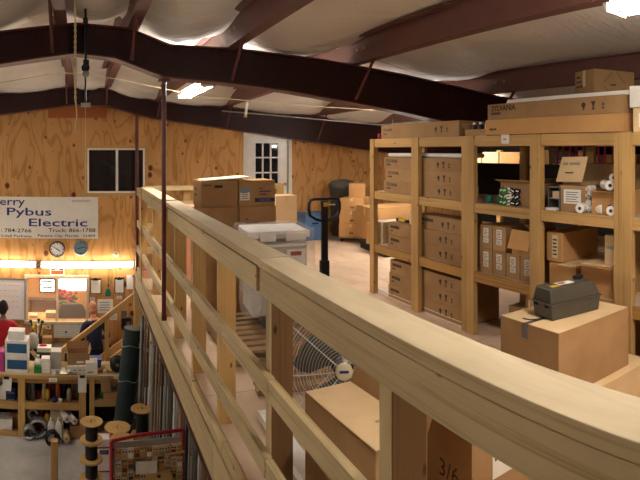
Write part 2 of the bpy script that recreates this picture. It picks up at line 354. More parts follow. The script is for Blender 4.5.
m = MB(); x0, x1, z0, z1 = HU; 
for a, c, d, e in ((x0 - .09, x1 + .09, z1 + .03, z1 + .08), (x0 - .09, x1 + .09, z0 - .08, z0 - .03), (x0 - .09, x0 - .03, z0 - .03, z1 + .03), (x1 + .03, x1 + .09, z0 - .03, z1 + .03)): m.bx(a, c, -.02, 0, d, e, 'lumber_pine')
m.build('casing', wu)
r = bpy.data.objects.new('door_1', None); r.location = (0, WY, MZ); COL.objects.link(r); tag(r, kind='structure')
x0, x1 = d0.x, d1.x; h = dz - MZ
m = MB(); m.bx(x0 - .075, x0, -.03, .03, 0, h + .07, 'white_paint'); m.bx(x1, x1 + .075, -.03, .03, 0, h + .07, 'white_paint'); m.bx(x0, x1, -.03, .03, h, h + .07, 'white_paint'); m.build('door_casing', r, bevel=.004)
gx0, gx1 = XY(255, WY), XY(279, WY); gz1 = at(267, 142.5, Y=WY).z - MZ; gz0 = gz1 - 1.16
m = MB(); m.bx(x0, gx0, .02, .06, 0, h, 'white_gloss'); m.bx(gx1, x1, .02, .06, 0, h, 'white_gloss'); m.bx(gx0, gx1, .02, .06, gz1, h, 'white_gloss'); m.bx(gx0, gx1, .02, .06, 0, gz0, 'white_gloss'); m.build('door_leaf', r)
m = MB()
for i in range(1, 3): q = gx0 + (gx1 - gx0) * i / 3; m.bx(q - .014, q + .014, .012, .05, gz0, gz1, 'white_gloss')
for i in range(0, 5): q = gz0 + (gz1 - gz0) * i / 4; m.bx(gx0 - .01, gx1 + .01, .012, .05, q - .014, q + .014, 'white_gloss')
for q in (gx0, gx1): m.bx(q - .014, q + .014, .01, .05, gz0, gz1, 'white_gloss')
m.build('muntins', r)
m = MB(); m.bx(gx0, gx1, .04, .045, gz0, gz1, 'glass_dark'); m.build('pane', r)
m = MB(); m.ball((x1 - .07, -.02, 1.0), .03, 'brass_tag'); m.tube([(x1 - .07, .02, 1.0), (x1 - .07, -.02, 1.0)], .012, 'brass_tag'); m.build('door_handle', r)
# rooms behind: upper dark room and lit office
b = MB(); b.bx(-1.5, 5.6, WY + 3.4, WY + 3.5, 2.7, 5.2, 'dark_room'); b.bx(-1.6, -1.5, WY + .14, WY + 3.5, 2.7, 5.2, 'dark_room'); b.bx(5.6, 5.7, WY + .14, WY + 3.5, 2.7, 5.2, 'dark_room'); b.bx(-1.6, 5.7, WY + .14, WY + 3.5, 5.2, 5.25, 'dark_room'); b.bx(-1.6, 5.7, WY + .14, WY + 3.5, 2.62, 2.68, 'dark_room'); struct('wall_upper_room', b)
b = MB(); OY = WY + 2.6
b.bx(-2.2, .9, OY, OY + .1, 0, 2.6, 'office_wall'); b.bx(-2.3, -2.2, WY + .14, OY, 0, 2.6, 'office_wall'); b.bx(.9, 1.0, WY + .14, OY, 0, 2.6, 'office_wall'); b.bx(-2.3, 1., WY + .14, OY + .1, 2.55, 2.6, 'white_paint'); struct('wall_inner_room', b)
for i in range(2):
    r = thing('office_lamp', ['ceiling light panel inside the office, left one', 'ceiling light panel inside the office, right one'][i], 'ceiling lamp', (-1.3 + 1.3 * i, WY + 1.3, 2.53), 0, 'office ceiling lights')
    m = MB(); m.bx(-.3, .3, -.6, .6, -.05, 0, 'white_paint'); m.build('housing', r); m = MB(); m.bx(-.27, .27, -.57, .57, -.055, -.05, 'office_glow'); m.build('diffuser', r)

# ------------------------------------------------------------------ text stickers on faces
def scribble(m, st, size, ink, FM):
    x = 0.
    for ch in st[1:]:
        if ch == ' ': x += size * .35; continue
        w = size * (.35 if ch == 'i' else .6); m.bx(x, x + w, 0, size * .62, -.0003, .0006, ink, FM); x += w + size * .12
def face_M(dims, face):
    dx, dy, dz_ = dims
    if face == 'L': return basis((-dx / 2 - .0012, dy / 2, 0), (0, -1, 0), (0, 0, 1))
    if face == 'F': return basis((-dx / 2, -dy / 2 - .0012, 0), (1, 0, 0), (0, 0, 1))
    if face == 'T': return basis((-dx / 2, -dy / 2, dz_ + .0012), (1, 0, 0), (0, 1, 0))
def carton(label, p, dims, rz=0, mat='cardboard', prints=(), stickers=(), tape='T', group=None, name='cardboard_box', hollow=False, flaps=(), cat='box'):
    dx, dy, dzz = dims; r = thing(name, label, cat, p, rz, group); m = MB()
    if hollow:
        t_ = .006
        m.bx(-dx/2, dx/2, -dy/2, dy/2, 0, t_, mat); m.bx(-dx/2, -dx/2 + t_, -dy/2, dy/2, t_, dzz, mat); m.bx(dx/2 - t_, dx/2, -dy/2, dy/2, t_, dzz, mat)
        m.bx(-dx/2 + t_, dx/2 - t_, -dy/2, -dy/2 + t_, t_, dzz, mat); m.bx(-dx/2 + t_, dx/2 - t_, dy/2 - t_, dy/2, t_, dzz, mat)
    else: m.bx(-dx/2, dx/2, -dy/2, dy/2, 0, dzz, mat)
    for (fc, u, v, size, st, ink) in prints: (scribble(m, st, size, ink, face_M(dims, fc) @ T(u, v, .0005)) if st[:1] == '~' else m.text(st, size, ink, face_M(dims, fc) @ T(u, v, .0005), bold=.035))
    m.build('body', r, bevel=0 if hollow else .003)
    if tape == 'T' and not hollow:
        t2 = MB()
        if dx > dy: t2.bx(-dx/2 - .001, dx/2 + .001, -.022, .022, dzz, dzz + .001, 'cardboard_light'); t2.bx(-dx/2 - .0015, -dx/2, -.022, .022, dzz * .75, dzz, 'cardboard_light')
        else: t2.bx(-.022, .022, -dy/2 - .001, dy/2 + .001, dzz, dzz + .001, 'cardboard_light'); t2.bx(-.022, .022, -dy/2 - .0015, -dy/2, dzz * .75, dzz, 'cardboard_light')
        t2.build('tape', r)
    for s_ in stickers:
        fc, u0, v0, u1, v1, mm = s_[:6]; t2 = MB(); FM = face_M(dims, fc); t2.bx(u0, u1, v0, v1, 0, .0006, mm, FM)
        for k in range(5):
            if (v1 - v0) > .04: t2.bx(u0 + .12 * (u1-u0), u1 - (.15 + .1 * (k % 2)) * (u1-u0), v0 + (v1-v0) * (.12 + .16 * k), v0 + (v1-v0) * (.19 + .16 * k), .0006, .001, 'pencil' if (u1-u0) > .09 else 'ink', FM)
        t2.build('sticker', r)
    for (side, ang, ln) in flaps:
        t2 = MB()
        if side in 'LR':
            s = -1 if side == 'L' else 1; FM = T(s * dx/2, 0, dzz) @ R(s * radians(-ang), 'Y') if s > 0 else T(-dx/2, 0, dzz) @ R(radians(ang), 'Y')
            if s > 0: FM = T(dx/2, 0, dzz) @ R(radians(-ang), 'Y'); t2.bx(0, ln, -dy/2, dy/2, -.004, 0, mat, FM)
            else: t2.bx(-ln, 0, -dy/2, dy/2, -.004, 0, mat, FM)
        else:
            if side == 'B': FM = T(0, dy/2, dzz) @ R(radians(ang), 'X'); t2.bx(-dx/2, dx/2, 0, ln, -.004, 0, mat, FM)
            else: FM = T(0, -dy/2, dzz) @ R(radians(-ang), 'X'); t2.bx(-dx/2, dx/2, -ln, 0, -.004, 0, mat, FM)
        t2.build('flap', r)
    return r

# ------------------------------------------------------------------ railing along the mezzanine edge
RX = .787
rl = thing('wooden_railing', 'pale treated-lumber guard railing running along the mezzanine edge, with a flat cap board', 'railing', (RX, 2.5, MZ))
def rb(name, y0, y1, zc, w, x=RX + .019, t_=.036, m='lumber_treated', up=(0, 0, 1), z1=None): 
    return board(name, (x, y0, zc), (x, y1, zc if z1 is None else z1), w, t_, m, rl, up)
CT = ZC - .4915
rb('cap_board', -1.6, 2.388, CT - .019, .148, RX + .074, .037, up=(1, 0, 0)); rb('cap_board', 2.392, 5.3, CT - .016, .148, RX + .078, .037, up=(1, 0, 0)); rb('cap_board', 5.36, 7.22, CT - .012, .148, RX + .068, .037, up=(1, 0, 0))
rb('top_rail', -1.6, 2.37, CT - .098, .115, RX + .02); rb('top_rail', 2.41, 5.0, CT - .096, .115, RX + .016); rb('top_rail', 5.12, 7.8, CT - .09, .105, RX + .014)
brk = [-1.6, 1.35, 2.25, 3.05, 3.9, 4.85, 5.6, 6.5, 7.25, 7.8]
for zt, nm in ((ZC - .985, 0), (ZC - 1.35, 1), (ZC - 1.655, 2)):
    for i in range(len(brk) - 1):
        if nm == 0 and i == 0: y0, y1 = -1.6, 2.25
        elif nm == 0 and i == 1: continue
        else: y0, y1 = brk[i], brk[i + 1]
        k = random.uniform(-.006, .006)
        rb('rail', y0 + .003 + (.04 if nm == 1 else 0), y1 - .003 + (.04 if nm == 1 else 0), zt - .0445 + k, .089, RX + .019 + random.uniform(-.003, .003))
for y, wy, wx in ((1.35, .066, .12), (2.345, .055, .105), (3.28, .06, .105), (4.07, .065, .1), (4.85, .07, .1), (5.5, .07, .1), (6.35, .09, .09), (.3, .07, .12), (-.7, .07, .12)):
    board('post', (RX + .038 + wx / 2, y, MZ), (RX + .038 + wx / 2, y, CT - .038), wy, wx, 'lumber_dark' if y < 2.4 else 'lumber_pine', rl, (0, 1, 0))  # near posts get dark lumber, their shade painted into the colour
for y in (1.35, 2.345): board('post_face_board', (RX + .036, y + .0, MZ), (RX + .036, y, CT - .04), .062, .006, 'lumber_treated', rl, (0, 1, 0))  # thin pale strip paints the lit outer face of each near post
board('corner_post', (RX + .03, 7.2, MZ - .05), (RX + .03, 7.2, CT - .0), .09, .09, 'lumber_pine', rl, (0, 1, 0))
rb('rim_board', -1.6, 3.2, MZ - .19, .24, RX + .007, .038); rb('rim_board', 3.205, 7.9, MZ - .19, .24, RX + .007, .038)
rb('edge_angle', -1.6, 7.9, MZ - .312, .012, RX - .01, .045, m='red_steel')
for o in [o for o in rl.children if o.name.startswith('cap_board')]:      # dusty upper faces, made paler to paint in light from above
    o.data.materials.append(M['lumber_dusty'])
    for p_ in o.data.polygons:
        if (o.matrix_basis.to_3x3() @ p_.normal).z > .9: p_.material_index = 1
# cross railing round the stair opening
r2 = thing('stair_opening_railing', 'treated-lumber cross railing beyond the corner post, guarding the stair opening', 'railing', (1.8, 7.5, MZ))
board('top_rail', (.87, 7.5, CT - .03), (2.84, 7.5, CT - .03), .06, .09, 'lumber_treated', r2)
for z in (MZ + .3, MZ + .62, MZ + .92): board('rail', (.9, 7.47, z), (2.8, 7.47, z), .089, .036, 'lumber_treated', r2)
board('rail', (2.80, 7.5, CT - .03), (2.80, 8.75, CT - .03), .06, .09, 'lumber_treated', r2)
for x in (1.45, 2.1): board('post', (x, 7.53, MZ), (x, 7.53, CT - .06), .089, .06, 'lumber_pine', r2, (1, 0, 0))
board('end_post', (2.80, 7.5, MZ), (2.80, 7.5, CT + .01), .095, .095, 'lumber_pine', r2, (1, 0, 0)); board('end_post', (2.80, 8.8, MZ), (2.80, 8.8, CT), .09, .09, 'lumber_pine', r2, (1, 0, 0))
m = MB(); m.bx(-.055, .055, -.004, .004, 0, .15, 'peach'); m.bx(-.05, .05, -.006, -.004, .13, .145, 'magenta'); o = m.build('pink_card', None, (XY(147, 7.1), 7.13, MZ - .02)); tag(o, 'pinkish card standing at the foot of the railing corner post', 'card')
# stairs rising to the right against the far wall
st = thing('wooden_stairs', 'wooden stairs climbing right towards the mezzanine behind the workbench', 'stairs', (.9, 9.1, 0))
sy0, sy1 = 8.98, 9.36; ha = at(52, 358, Y=sy0); hb = at(137, 293, Y=sy0); sl = (hb.z - ha.z) / (hb.x - ha.x)
hx1 = 2.2; board('handrail', (ha.x, sy0, ha.z), (hb.x + .25, sy0, hb.z + .25 * sl), .075, .07, 'lumber_pine', st)
off = .98
for y in (sy0, sy1): board('stringer', (ha.x - .1, y, max(.12, ha.z - off - .1 * sl)), (hx1 + .35, y, ha.z - off + (hx1 + .35 - ha.x) * sl), .24, .038, 'lumber_pine', st)
n = 12
for i in range(n):
    z = .2 + i * .205; x = ha.x + .05 + (z - (ha.z - off)) / sl
    if x < hx1 + .3: board('tread', (x, sy0 + .02, z), (x, sy1 - .02, z), .26, .036, 'lumber_pine', st, (1, 0, 0))
for px, zt in ((62.5, None), (107, None)):
    x = XY(px, sy0); zh = ha.z + (x - ha.x) * sl; board('post', (x, sy0 + .01, max(.02, zh - off - .1)), (x, sy0 + .01, zh - .02), .07, .06, 'lumber_pine', st, (1, 0, 0))
# tall sticks holding the deck edge by the far corner
r = thing('support_post', 'pale square wooden post under the mezzanine corner', 'post', (.87, 8.6, 0)); 
board('post', (.87, 8.6, 0), (.87, 8.6, MZ - .31), .1, .09, 'lumber_pine', r, (1, 0, 0)); m = MB(); m.bx(-.07, .07, -.07, .07, MZ - .312, MZ - .3, 'galv'); m.build('bracket', r)

# ------------------------------------------------------------------ storage rack on the mezzanine
SX = 3.23; D3, D2, D1 = 3.865, 3.25, MZ; ST = 4.467
sh = thing('storage_rack', 'long homemade lumber storage rack of five open bays standing on the mezzanine', 'shelf', (SX + .4, 3.5, MZ))
PY = [(5.56, 5.65, .06), (4.66, 4.785, .05), (3.79, 3.97, .05), (2.985, 3.095, .06), (2.12, 2.275, .05), (1.2, 1.35, .06), (.3, .42, .06)]
for i, (a, c, w) in enumerate(PY):
    if i in (2, 4):
        q = a + (c - a) * .55; board('post', (SX + w / 2, (a + q) / 2, MZ), (SX + w / 2, (a + q) / 2, ST), q - a, w, 'lumber_pine', sh, (0, 1, 0)); board('post', (SX + w / 2 + .006, (q + c) / 2, MZ), (SX + w / 2 + .006, (q + c) / 2, ST - .004), c - q, w, 'lumber_pine', sh, (0, 1, 0))
    else: board('post', (SX + w / 2, (a + c) / 2, MZ), (SX + w / 2, (a + c) / 2, ST), c - a, w, 'lumber_pine', sh, (0, 1, 0))
    board('rear_post', (SX + .74, (a + c) / 2, MZ), (SX + .74, (a + c) / 2, ST), .089, .04, 'lumber_pine', sh, (0, 1, 0))
    for z in (D3, D2, ST):
        board('cross_brace', (SX + .06, a - .02, z - .055), (SX + .72, a - .02, z - .055), .085, .036, 'lumber_pine', sh)
for z, w in ((ST - .004, .09), (D3, .086), (D2, .088)):
    for y0, y1 in ((.3, 2.13), (2.27, 3.0), (3.09, 3.8), (3.96, 4.68), (4.77, 5.6)):
        board('front_rail', (SX + .03, y0, z - w / 2), (SX + .03, y1, z - w / 2), w, .036, 'lumber_old' if z < D3 else 'lumber_pine', sh)
    board('rear_rail', (SX + .76, .3, z - w / 2), (SX + .76, 5.62, z - w / 2), w, .036, 'lumber_pine', sh)
for z in (D3, D2, ST): m = MB(); m.bx(-.37, .37, .3 - 3.5, 5.62 - 3.5, z - MZ - .012, z - MZ, 'plywood_floor'); m.build('shelf_deck', sh)
m = MB(); m.bx(.372, .385, -1.3, 2.1, D3 - MZ - .0, 4.20 - MZ, 'dark_room'); m.build('back_panel', sh)  # added dark sheet whose colour stands in for shade behind the upper shelf
m = MB(); m.bx(-.006, .006, -.045, .045, -.038, .038, 'paper'); scribble(m, '~aa', .025, 'pencil', basis((-.0065, .02, -.01), (0, -1, 0), (0, 0, 1)))
tag(m.build('shelf_tag', None, (SX + .005, YX(505, SX), ST - .035)), 'small white paper tag stapled to the top rail of the rack', 'tag')
# white kick strips on the floor in front of bays one and two
for i, (a, c) in enumerate(((4.79, 5.55), (3.98, 4.65))):
    board_o = MB(); board_o.bx(-.012, .012, -(c - a) / 2, (c - a) / 2, 0, .05, 'white_paint'); board_o.bx(-.016, .016, -(c - a) / 2, (c - a) / 2, .045, .052, 'white_gloss')
    tag(board_o.build('white_strip', None, (SX + .075, (a + c) / 2, MZ)), ['white trim strip lying along the foot of the first, farthest bay', 'white trim strip lying along the foot of the second bay from the far end'][i], 'strip')

SYM = (('L', .0, 0, 0, '', 'ink'),)
def syl(label, y0, y1, z, h, x=3.29, dx=.2, group=None, left='SYLVANIA', mat='cardboard', big=.05, kind=0, marks=True):
    L = y1 - y0; pr = [('L', .05, h * .55, big, left, 'ink'), ('L', .05, h * .3, big * .5, '~aaaaa' if kind == 0 else '~aaa', 'ink')]
    r = carton(label, (x + dx / 2, (y0 + y1) / 2, z), (dx, L, h), mat=mat, prints=pr, group=group, name='lamp_carton', tape=None, cat='carton')
    # handling marks: glass, umbrella, fragile lines
    FM = face_M((dx, L, h), 'L')
    for i, q in enumerate((L - .36, L - .27, L - .18)):
        m = MB(); c0 = h * .5
        if i == 0: m.lathe([(.001, .0008), (.02, .0008)], 'ink', 12, FM @ T(q, c0 + .005, 0)); m.bx(q - .007, q + .007, c0 - .032, c0 - .005, 0, .001, 'ink', FM)
        elif i == 1: m.prism([(q - .022, c0 + .03), (q + .022, c0 + .03), (q + .007, c0 - .0), (q + .006, c0 - .022), (q + .018, c0 - .032), (q - .018, c0 - .032), (q - .006, c0 - .022), (q - .007, c0)][::-1], 0, .001, 'ink', FM); 0 and m.prism([(q - .015, c0 + .018), (q + .015, c0 + .018), (q + .003, c0 - .002), (q + .003, c0 - .025), (q + .012, c0 - .028), (q - .012, c0 - .028), (q - .003, c0 - .025), (q - .003, c0 - .002)][::-1], 0, .001, 'ink', FM)
        else: m.bx(q - .012, q + .012, c0 - .028, c0 - .02, 0, .001, 'ink', FM); m.bx(q - .012, q + .012, c0 + .0, c0 + .008, 0, .001, 'ink', FM); m.bx(q - .003, q + .003, c0 - .02, c0 + .02, 0, .001, 'ink', FM)
        if marks: m.build('handling_mark', r)
    return r
names = ['lowest', 'middle', 'topmost']
for i in range(3): syl(f'long lamp carton with printed name, {names[i]} of three on the far upper shelf', 4.02 + .01 * i, 5.42 - .03 * (i % 2), D3 + i * .132, .131, group='lamp cartons on the upper shelf')
for i in range(3): syl(f'long brown carton with black lettering, {names[i]} of three on the floor under the rack', 4.0, 5.33 - .02 * i, MZ + .012 + i * .142, .14, group='cartons on the floor under the rack', dx=.45, left='~aaaaa', kind=1)
for i in range(2): syl(f'{["lower", "upper"][i]} of two long black-lettered cartons on the far middle shelf', 4.0, 5.33, D2 + i * .143, .141, group='cartons on the middle shelf', left='~aaaaa', kind=1)
syl('shorter brown carton laid on top of the long cartons on the middle shelf', 3.99, 4.77, D2 + .286, .14, x=3.31, left='~aaaaaa', kind=1)
# white light strips lying on the top lamp cartons
for i in range(5):
    r = thing('white_lamp_strip', f'white fluorescent tube lying on the topmost lamp carton, {["front", "second", "third", "fourth", "rear"][i]} of five', 'tube', (3.34 + .052 * i, 4.72, D3 + .396 + .024), 0, 'white tubes on the lamp cartons'); m = MB()
    m.cyl((0, 0, -.70), .022, 1.36, 'white_gloss', 14, R(-pi / 2, 'X')); m.build('tube', r)
    m = MB(); m.cyl((0, 0, .66), .016, .02, 'black_plastic', 12, R(pi / 2, 'X')); m.cyl((0, 0, .665), .006, .03, 'steel_wire', 8, R(pi / 2, 'X')); m.build('end_cap', r)
# top of rack
r = syl('long lamp carton lying on the far end of the rack top', 4.02, 5.42, ST, .15, x=3.25, big=.04)
m = MB(); m.box((0, 0, 0), (.06, .05, .05), 'red_paint'); m.box((.02, -.03, .01), (.05, .05, .05), 'orange'); tag(m.build('red_rag', None, (3.27, 5.47, ST + .035), .008), 'crumpled bright red wrapper at the far end of the rack top', 'wrapper')
r = carton('small open carton of black and white fittings on the rack top', (3.45, 3.82, ST), (.34, .3, .06), hollow=True, flaps=(('B', 50, .12), ('R', 70, .1)))
for i in range(12):
    m = MB(); m.cyl((0, 0, 0), .022, .1, 'black_plastic' if i % 3 else 'white_gloss', 10); m.cyl((0, 0, .1), .015, .02, 'white_gloss' if i % 3 else 'black_plastic', 10)
    tag(m.build('lamp_fitting', None, (3.345 + .075 * (i % 4), 3.73 + .09 * (i // 4), ST + .007)), 'small black and white fitting packed in the open carton on the rack top', 'fitting', 'fittings in the open carton')
syl('plain light-brown lamp carton lying directly on the near rack top', 2.19, 3.63, ST + .004, .13, x=3.235, dx=.42, left='~', mat='cardboard_orange', marks=False)
r = syl('large lamp carton with bold printed name on top of the plain one above the rack', 2.19, 3.61, ST + .136, .13, x=3.24, dx=.4, big=.065)
# white channel fixtures on top of that carton
for i in range(2):
    r = thing('white_channel', ['white enamelled light channel lying on the front edge of the upper large carton', 'white enamelled light channel lying behind the front one on the upper large carton'][i], 'light fitting', (3.36 + .17 * i, 2.75, ST + .268), 0, 'white channels on the rack top')
    m = MB(); m.prism([(-.07, 0), (.07, 0), (.05, .035), (-.05, .035)], -.68, .68, 'white_gloss', basis((0, 0, 0), (1, 0, 0), (0, 0, 1))); m.build('channel', r, bevel=.003)
    m = MB(); m.bx(-.055, .055, .55, .57, .034, .039, 'green_bright' if i == 0 else 'white_gloss'); m.build('strap', r)
db = carton('tan box with a printed diamond symbol standing on the rack top behind the white channels', (3.93, 2.86, ST), (.42, .3, .55), rz=radians(-20), mat='cardboard', prints=[('L', .03, .49, .03, '~aaa', 'ink'), ('L', .03, .45, .03, '~a aa', 'ink'), ('L', .03, .41, .03, '~aa aa', 'ink')])
m = MB(); FM = face_M((.42, .3, .55), 'F')
for a_ in range(4): m.box((0, .09, 0), (.004, .127, .001), 'ink', FM @ T(.21, .43, .0006) @ R(a_ * pi / 2 + pi / 4) @ T(.0, 0, 0) @ T(.09, -.09, 0))
scribble(m, '~aaaa', .02, 'ink', FM @ T(.17, .42, .0005)); m.build('diamond_mark', db)
carton('plain tan box on the rack top behind the white-ended carton', (3.95, 2.05, ST), (.4, .4, .4), mat='cardboard')
carton('white-ended carton on the rack top above the open-ended one', (3.45, 1.85, ST + .17), (.4, .6, .15), mat='white_paint', prints=[('L', .05, .05, .05, '~', 'cardboard')])
carton('open-ended carton on the rack top below the white-ended one', (3.45, 1.85, ST), (.4, .54, .165), mat='cardboard_light', stickers=[('L', .05, .03, .3, .13, 'paper')])

# middle shelf of the far bay: cream box and small things
carton('cream-coloured box on the middle shelf at the far end post', (3.5, 5.62, D2 + .0), (.35, .2, .25), mat='cream', tape=None)
m = MB(); m.prism([(0, 0), (.12, 0), (.14, .03), (.05, .06), (0, .04)], -.02, .02, 'yellow', basis((0, 0, 0), (0, -1, 0), (0, 0, 1))); m.bx(-.02, .02, .0, .05, 0, .03, 'black_plastic'); m.bx(-.02, .02, -.2, -.15, .0, .03, 'black_plastic')
tag(m.build('yellow_tool', None, (3.42, 5.3, D2 + .286), .004), 'yellow and black hand tool lying on the cartons in the far bay', 'tool')
carton('small tan box on the cartons in the far bay, beside the yellow tool', (3.42, 4.93, D2 + .286), (.14, .14, .13), mat='cardboard_light', tape=None)
# bay three
def ybox(px0, px1, x): return YX(px1, x), YX(px0, x)
g = 'labelled cartons in the third bay'
for row in range(2):
    for i in range(4):
        if row == 1 and i > 1: continue
        a = 3.775 - .17 * (i + 1); lab = f'small label-bearing carton, third bay, {["lower", "upper"][row]} row, {["first", "second", "third", "fourth"][i]} from the far post'
        carton(lab, (3.45, a + .083, D2 + row * .212), (.32, .163, .21), mat='cardboard', stickers=[('L', .05, .11, .115, .185, 'paper'), ('L', .05, .055, .115, .1, 'paper')], group=g, name='labelled_carton', tape=None)
        r = None
carton('brown open-sided carton tipped over in the third bay on top of the labelled row', (3.43, 3.23, D2 + .212), (.3, .24, .21), mat='cardboard_orange', hollow=True, flaps=(('L', -70, .16), ('F', 150, .1)), name='open_carton')
carton('dark brown carton on the floor of the third bay, right of the stacked ones', (3.62, 3.33, MZ), (.45, .35, .3), mat='cardboard')
carton('brown carton tilted with a printed white label on the floor near the fourth post', (3.40, 3.16, MZ + .3), (.16, .14, .16), rz=radians(10), stickers=[('L', .03, .03, .12, .12, 'paper')])
# bay three upper: torn carton with green packs
r = carton('torn-open carton spilling green and white packets on the upper shelf of the third bay', (3.45, 3.31, D3), (.3, .40, .2), hollow=False, prints=[('F', .05, .1, .07, 'P', 'ink_blue')], tape=None, flaps=(('L', 20, .07), ('F', 30, .08)))
random.seed(12)
for i in range(15):
    m = MB(); c0_ = ['leaf', 'paper', 'dark_rubber', 'green_bright', 'dark_rubber'][(i * 3) % 5]; m.bx(-.008, .008, -.03, .03, -.02, .02, c0_); m.bx(-.0095, .0095, -.02, .02, -.006, .006, 'paper' if c0_ != 'paper' else 'leaf')
    o = m.build('green_packet', None, (3.283 - .008 * (i % 2), 3.475 - .048 * (i % 5), D3 + .028 + .052 * (i // 5)), .004); o.rotation_euler = (random.uniform(-.6, .6), random.uniform(-.1, .1), random.uniform(-.15, .15))
    tag(o, 'small green, black or white packet at the torn front of the third-bay carton', 'packet', 'packets in the torn carton')
for i in range(4):
    m = MB(); m.lathe([(.001, 0), (.03, 0), (.03, .06), (.02, .07), (.001, .07)], ['teal', 'blue_plastic', 'leaf', 'paper'][i], 12)
    tag(m.build('small_can', None, (3.36 + .06 * (i % 2), 3.72 - .07 * i, D3)), ['teal can in the far corner of the third bay upper shelf', 'dull blue can beside the teal can on the upper shelf', 'dark green can between the blue and the white can on the upper shelf', 'white can nearest the torn carton on the upper shelf'][i], 'can')
carton('low brown carton lying at the rear of the third bay upper shelf', (3.8, 3.5, D3), (.2, .5, .16))
# bay four upper shelf
r = carton('carton with a large white label on the upper shelf of the fourth bay', (3.47, 2.735, D3), (.3, .25, .2), rz=radians(6), stickers=[('L', .04, .06, .2, .17, 'paper'), ('F', .02, .08, .09, .15, 'blue_print')], tape=None)
r = carton('open carton with a raised lettered flap, resting on the labelled box in the fourth bay', (3.5, 2.72, D3 + .203), (.28, .27, .03), hollow=True, prints=())
m = MB(); FM = basis((3.30, 2.87, D3 + .225), (0.05, -1, .02), (.45, -.28, 1)); m.bx(0, .25, 0, .21, 0, .005, 'cardboard_light', FM); scribble(m, '~aa aaaa', .035, 'pencil', FM @ T(.03, .14, .0055)); m.bx(.07, .15, .07, .08, .005, .006, 'ink', FM)
tag(m.build('cardboard_flap', None), 'loose tan cardboard lid with a printed line, leaning over the labelled carton', 'cardboard lid')
for i in range(4):
    m = MB(); m.cyl((0, 0, 0), .025, .07, 'white_gloss', 12, R(pi / 2, 'Y')); m.cyl((0, 0, -.02), .012, .02, 'steel_wire', 10, R(pi / 2, 'Y'))
    tag(m.build('lamp_socket', None, (3.34, 2.585, D3 + .03 + .05 * i)), 'small white lamp socket stacked between the labelled carton and the open one', 'socket', 'sockets beside the labelled carton')
carton('long tan carton standing at the rear of the fourth bay upper shelf', (3.82, 2.6, D3), (.2, .7, .36), mat='cardboard', tape=None)
carton('tan box with a round printed mark, beside the near front post of the rack', (3.47, 2.40, D3), (.32, .26, .17), mat='cardboard_orange', tape=None, flaps=(('L', 5, .06),), prints=[('L', .15, .04, .05, 'O', 'ink')])
m = MB(); m.bx(-.003, .004, -.075, .06, .02, .15, 'ink'); 
# metal bracket box
r = thing('metal_bin', 'grey steel bracket box standing open on the upper shelf beside the fourth post', 'metal box', (3.38, 2.89, D3)); m = MB()
for z in (0, .09, .18): m.bx(-.09, .09, -.06, .06, z, z + .006, 'grey_metal')
m.bx(-.09, .09, .055, .06, .006, .18, 'grey_metal'); m.bx(-.09, .09, -.06, -.055, .006, .18, 'grey_metal'); m.bx(.085, .09, -.055, .055, .006, .18, 'grey_metal'); m.build('frame', r)
m = MB(); m.bx(-.08, .02, -.05, .02, .096, .15, 'cardboard_light'); m.build('insert', r)
def roll(label, loc, rr, L, ax=0, mat='white_gloss', group=None, name='paper_roll', core='cardboard'):
    r = thing(name, label, 'roll', loc, ax, group); m = MB(); m.lathe([(rr * .35, -L / 2), (rr, -L / 2), (rr, L / 2), (rr * .35, L / 2)], mat, 18, R(pi / 2, 'Y'), False); m.build('sheet', r)
    m = MB(); m.lathe([(rr * .2, -L / 2 - .002), (rr * .36, -L / 2 - .002), (rr * .36, L / 2 + .002), (rr * .2, L / 2 + .002), (rr * .2, -L / 2 - .002)], core, 14, R(pi / 2, 'Y'), False); m.build('core', r); return r
for i, (dx_, y, z, a) in enumerate(((0, 2.62, 0, .25), (.02, 2.50, 0, 1.2), (0, 2.33, 0, .2), (.0, 2.4, .18, .9), (.05, 2.31, .18, .3), (.06, 2.37, .235, .5))):
    roll(['white lamp roll at the shelf edge just right of the labelled carton', 'white lamp roll lying crosswise behind the front ones', 'white lamp roll at the shelf edge nearest the big front post', 'white lamp roll on top of the round-marked box, far one', 'white lamp roll on top of the round-marked box, near one', 'topmost white lamp roll heaped over the round-marked box'][i], (3.33 + dx_, y, D3 + .037 + z), .036, .15, a, group=None, core='black_plastic')
m = MB(); m.box((0, 0, .01), (.08, .12, .02), 'paper'); tag(m.build('white_pad', None, (3.30, 2.90, D3), .006), 'small white pad on the shelf in front of the steel bracket box', 'pad')
# bay four middle shelf
r = carton('tan box with a tall paper label, on the fourth bay middle shelf', (3.56, 2.915, D2 + .203), (.46, .17, .232), mat='cardboard_orange', stickers=[('L', .06, .03, .12, .21, 'cream')], tape=None)
r = thing('packing_carton', 'low tan carton with a pale top flap under the tall-label box in the fourth bay', 'box', (3.54, 2.83, D2)); m = MB(); m.bx(-.22, .22, -.14, .13, 0, .196, 'cardboard_orange'); m.build('body', r); m = MB(); m.bx(-.27, .2, -.14, .0, .196, .202, 'cardboard_light'); m.build('flap', r)
carton('small weathered box stamped with grey print, behind the big front post', (3.52, 2.37, D2 + .232), (.3, .16, .22), mat='cardboard_light', prints=[('L', .02, .12, .035, '~aaa aa', 'pencil')], tape='T')
carton('open tan carton with its pale flap folded out, just behind the grey case', (3.50, 2.46, D2), (.36, .36, .225), mat='cardboard_orange', tape=None, flaps=(('L', 8, .10),))
m = MB(); m.bx(-.18, .18, -.18, .18, .225, .231, 'cardboard_light'); m.build('top_flap', [o for o in bpy.data.objects if o.get('label', '').startswith('open tan carton with its pale')][0])
carton('large tan carton on the floor of the fourth bay, mostly behind the big front carton', (3.58, 2.62, MZ), (.5, .6, .42), mat='cardboard_orange')
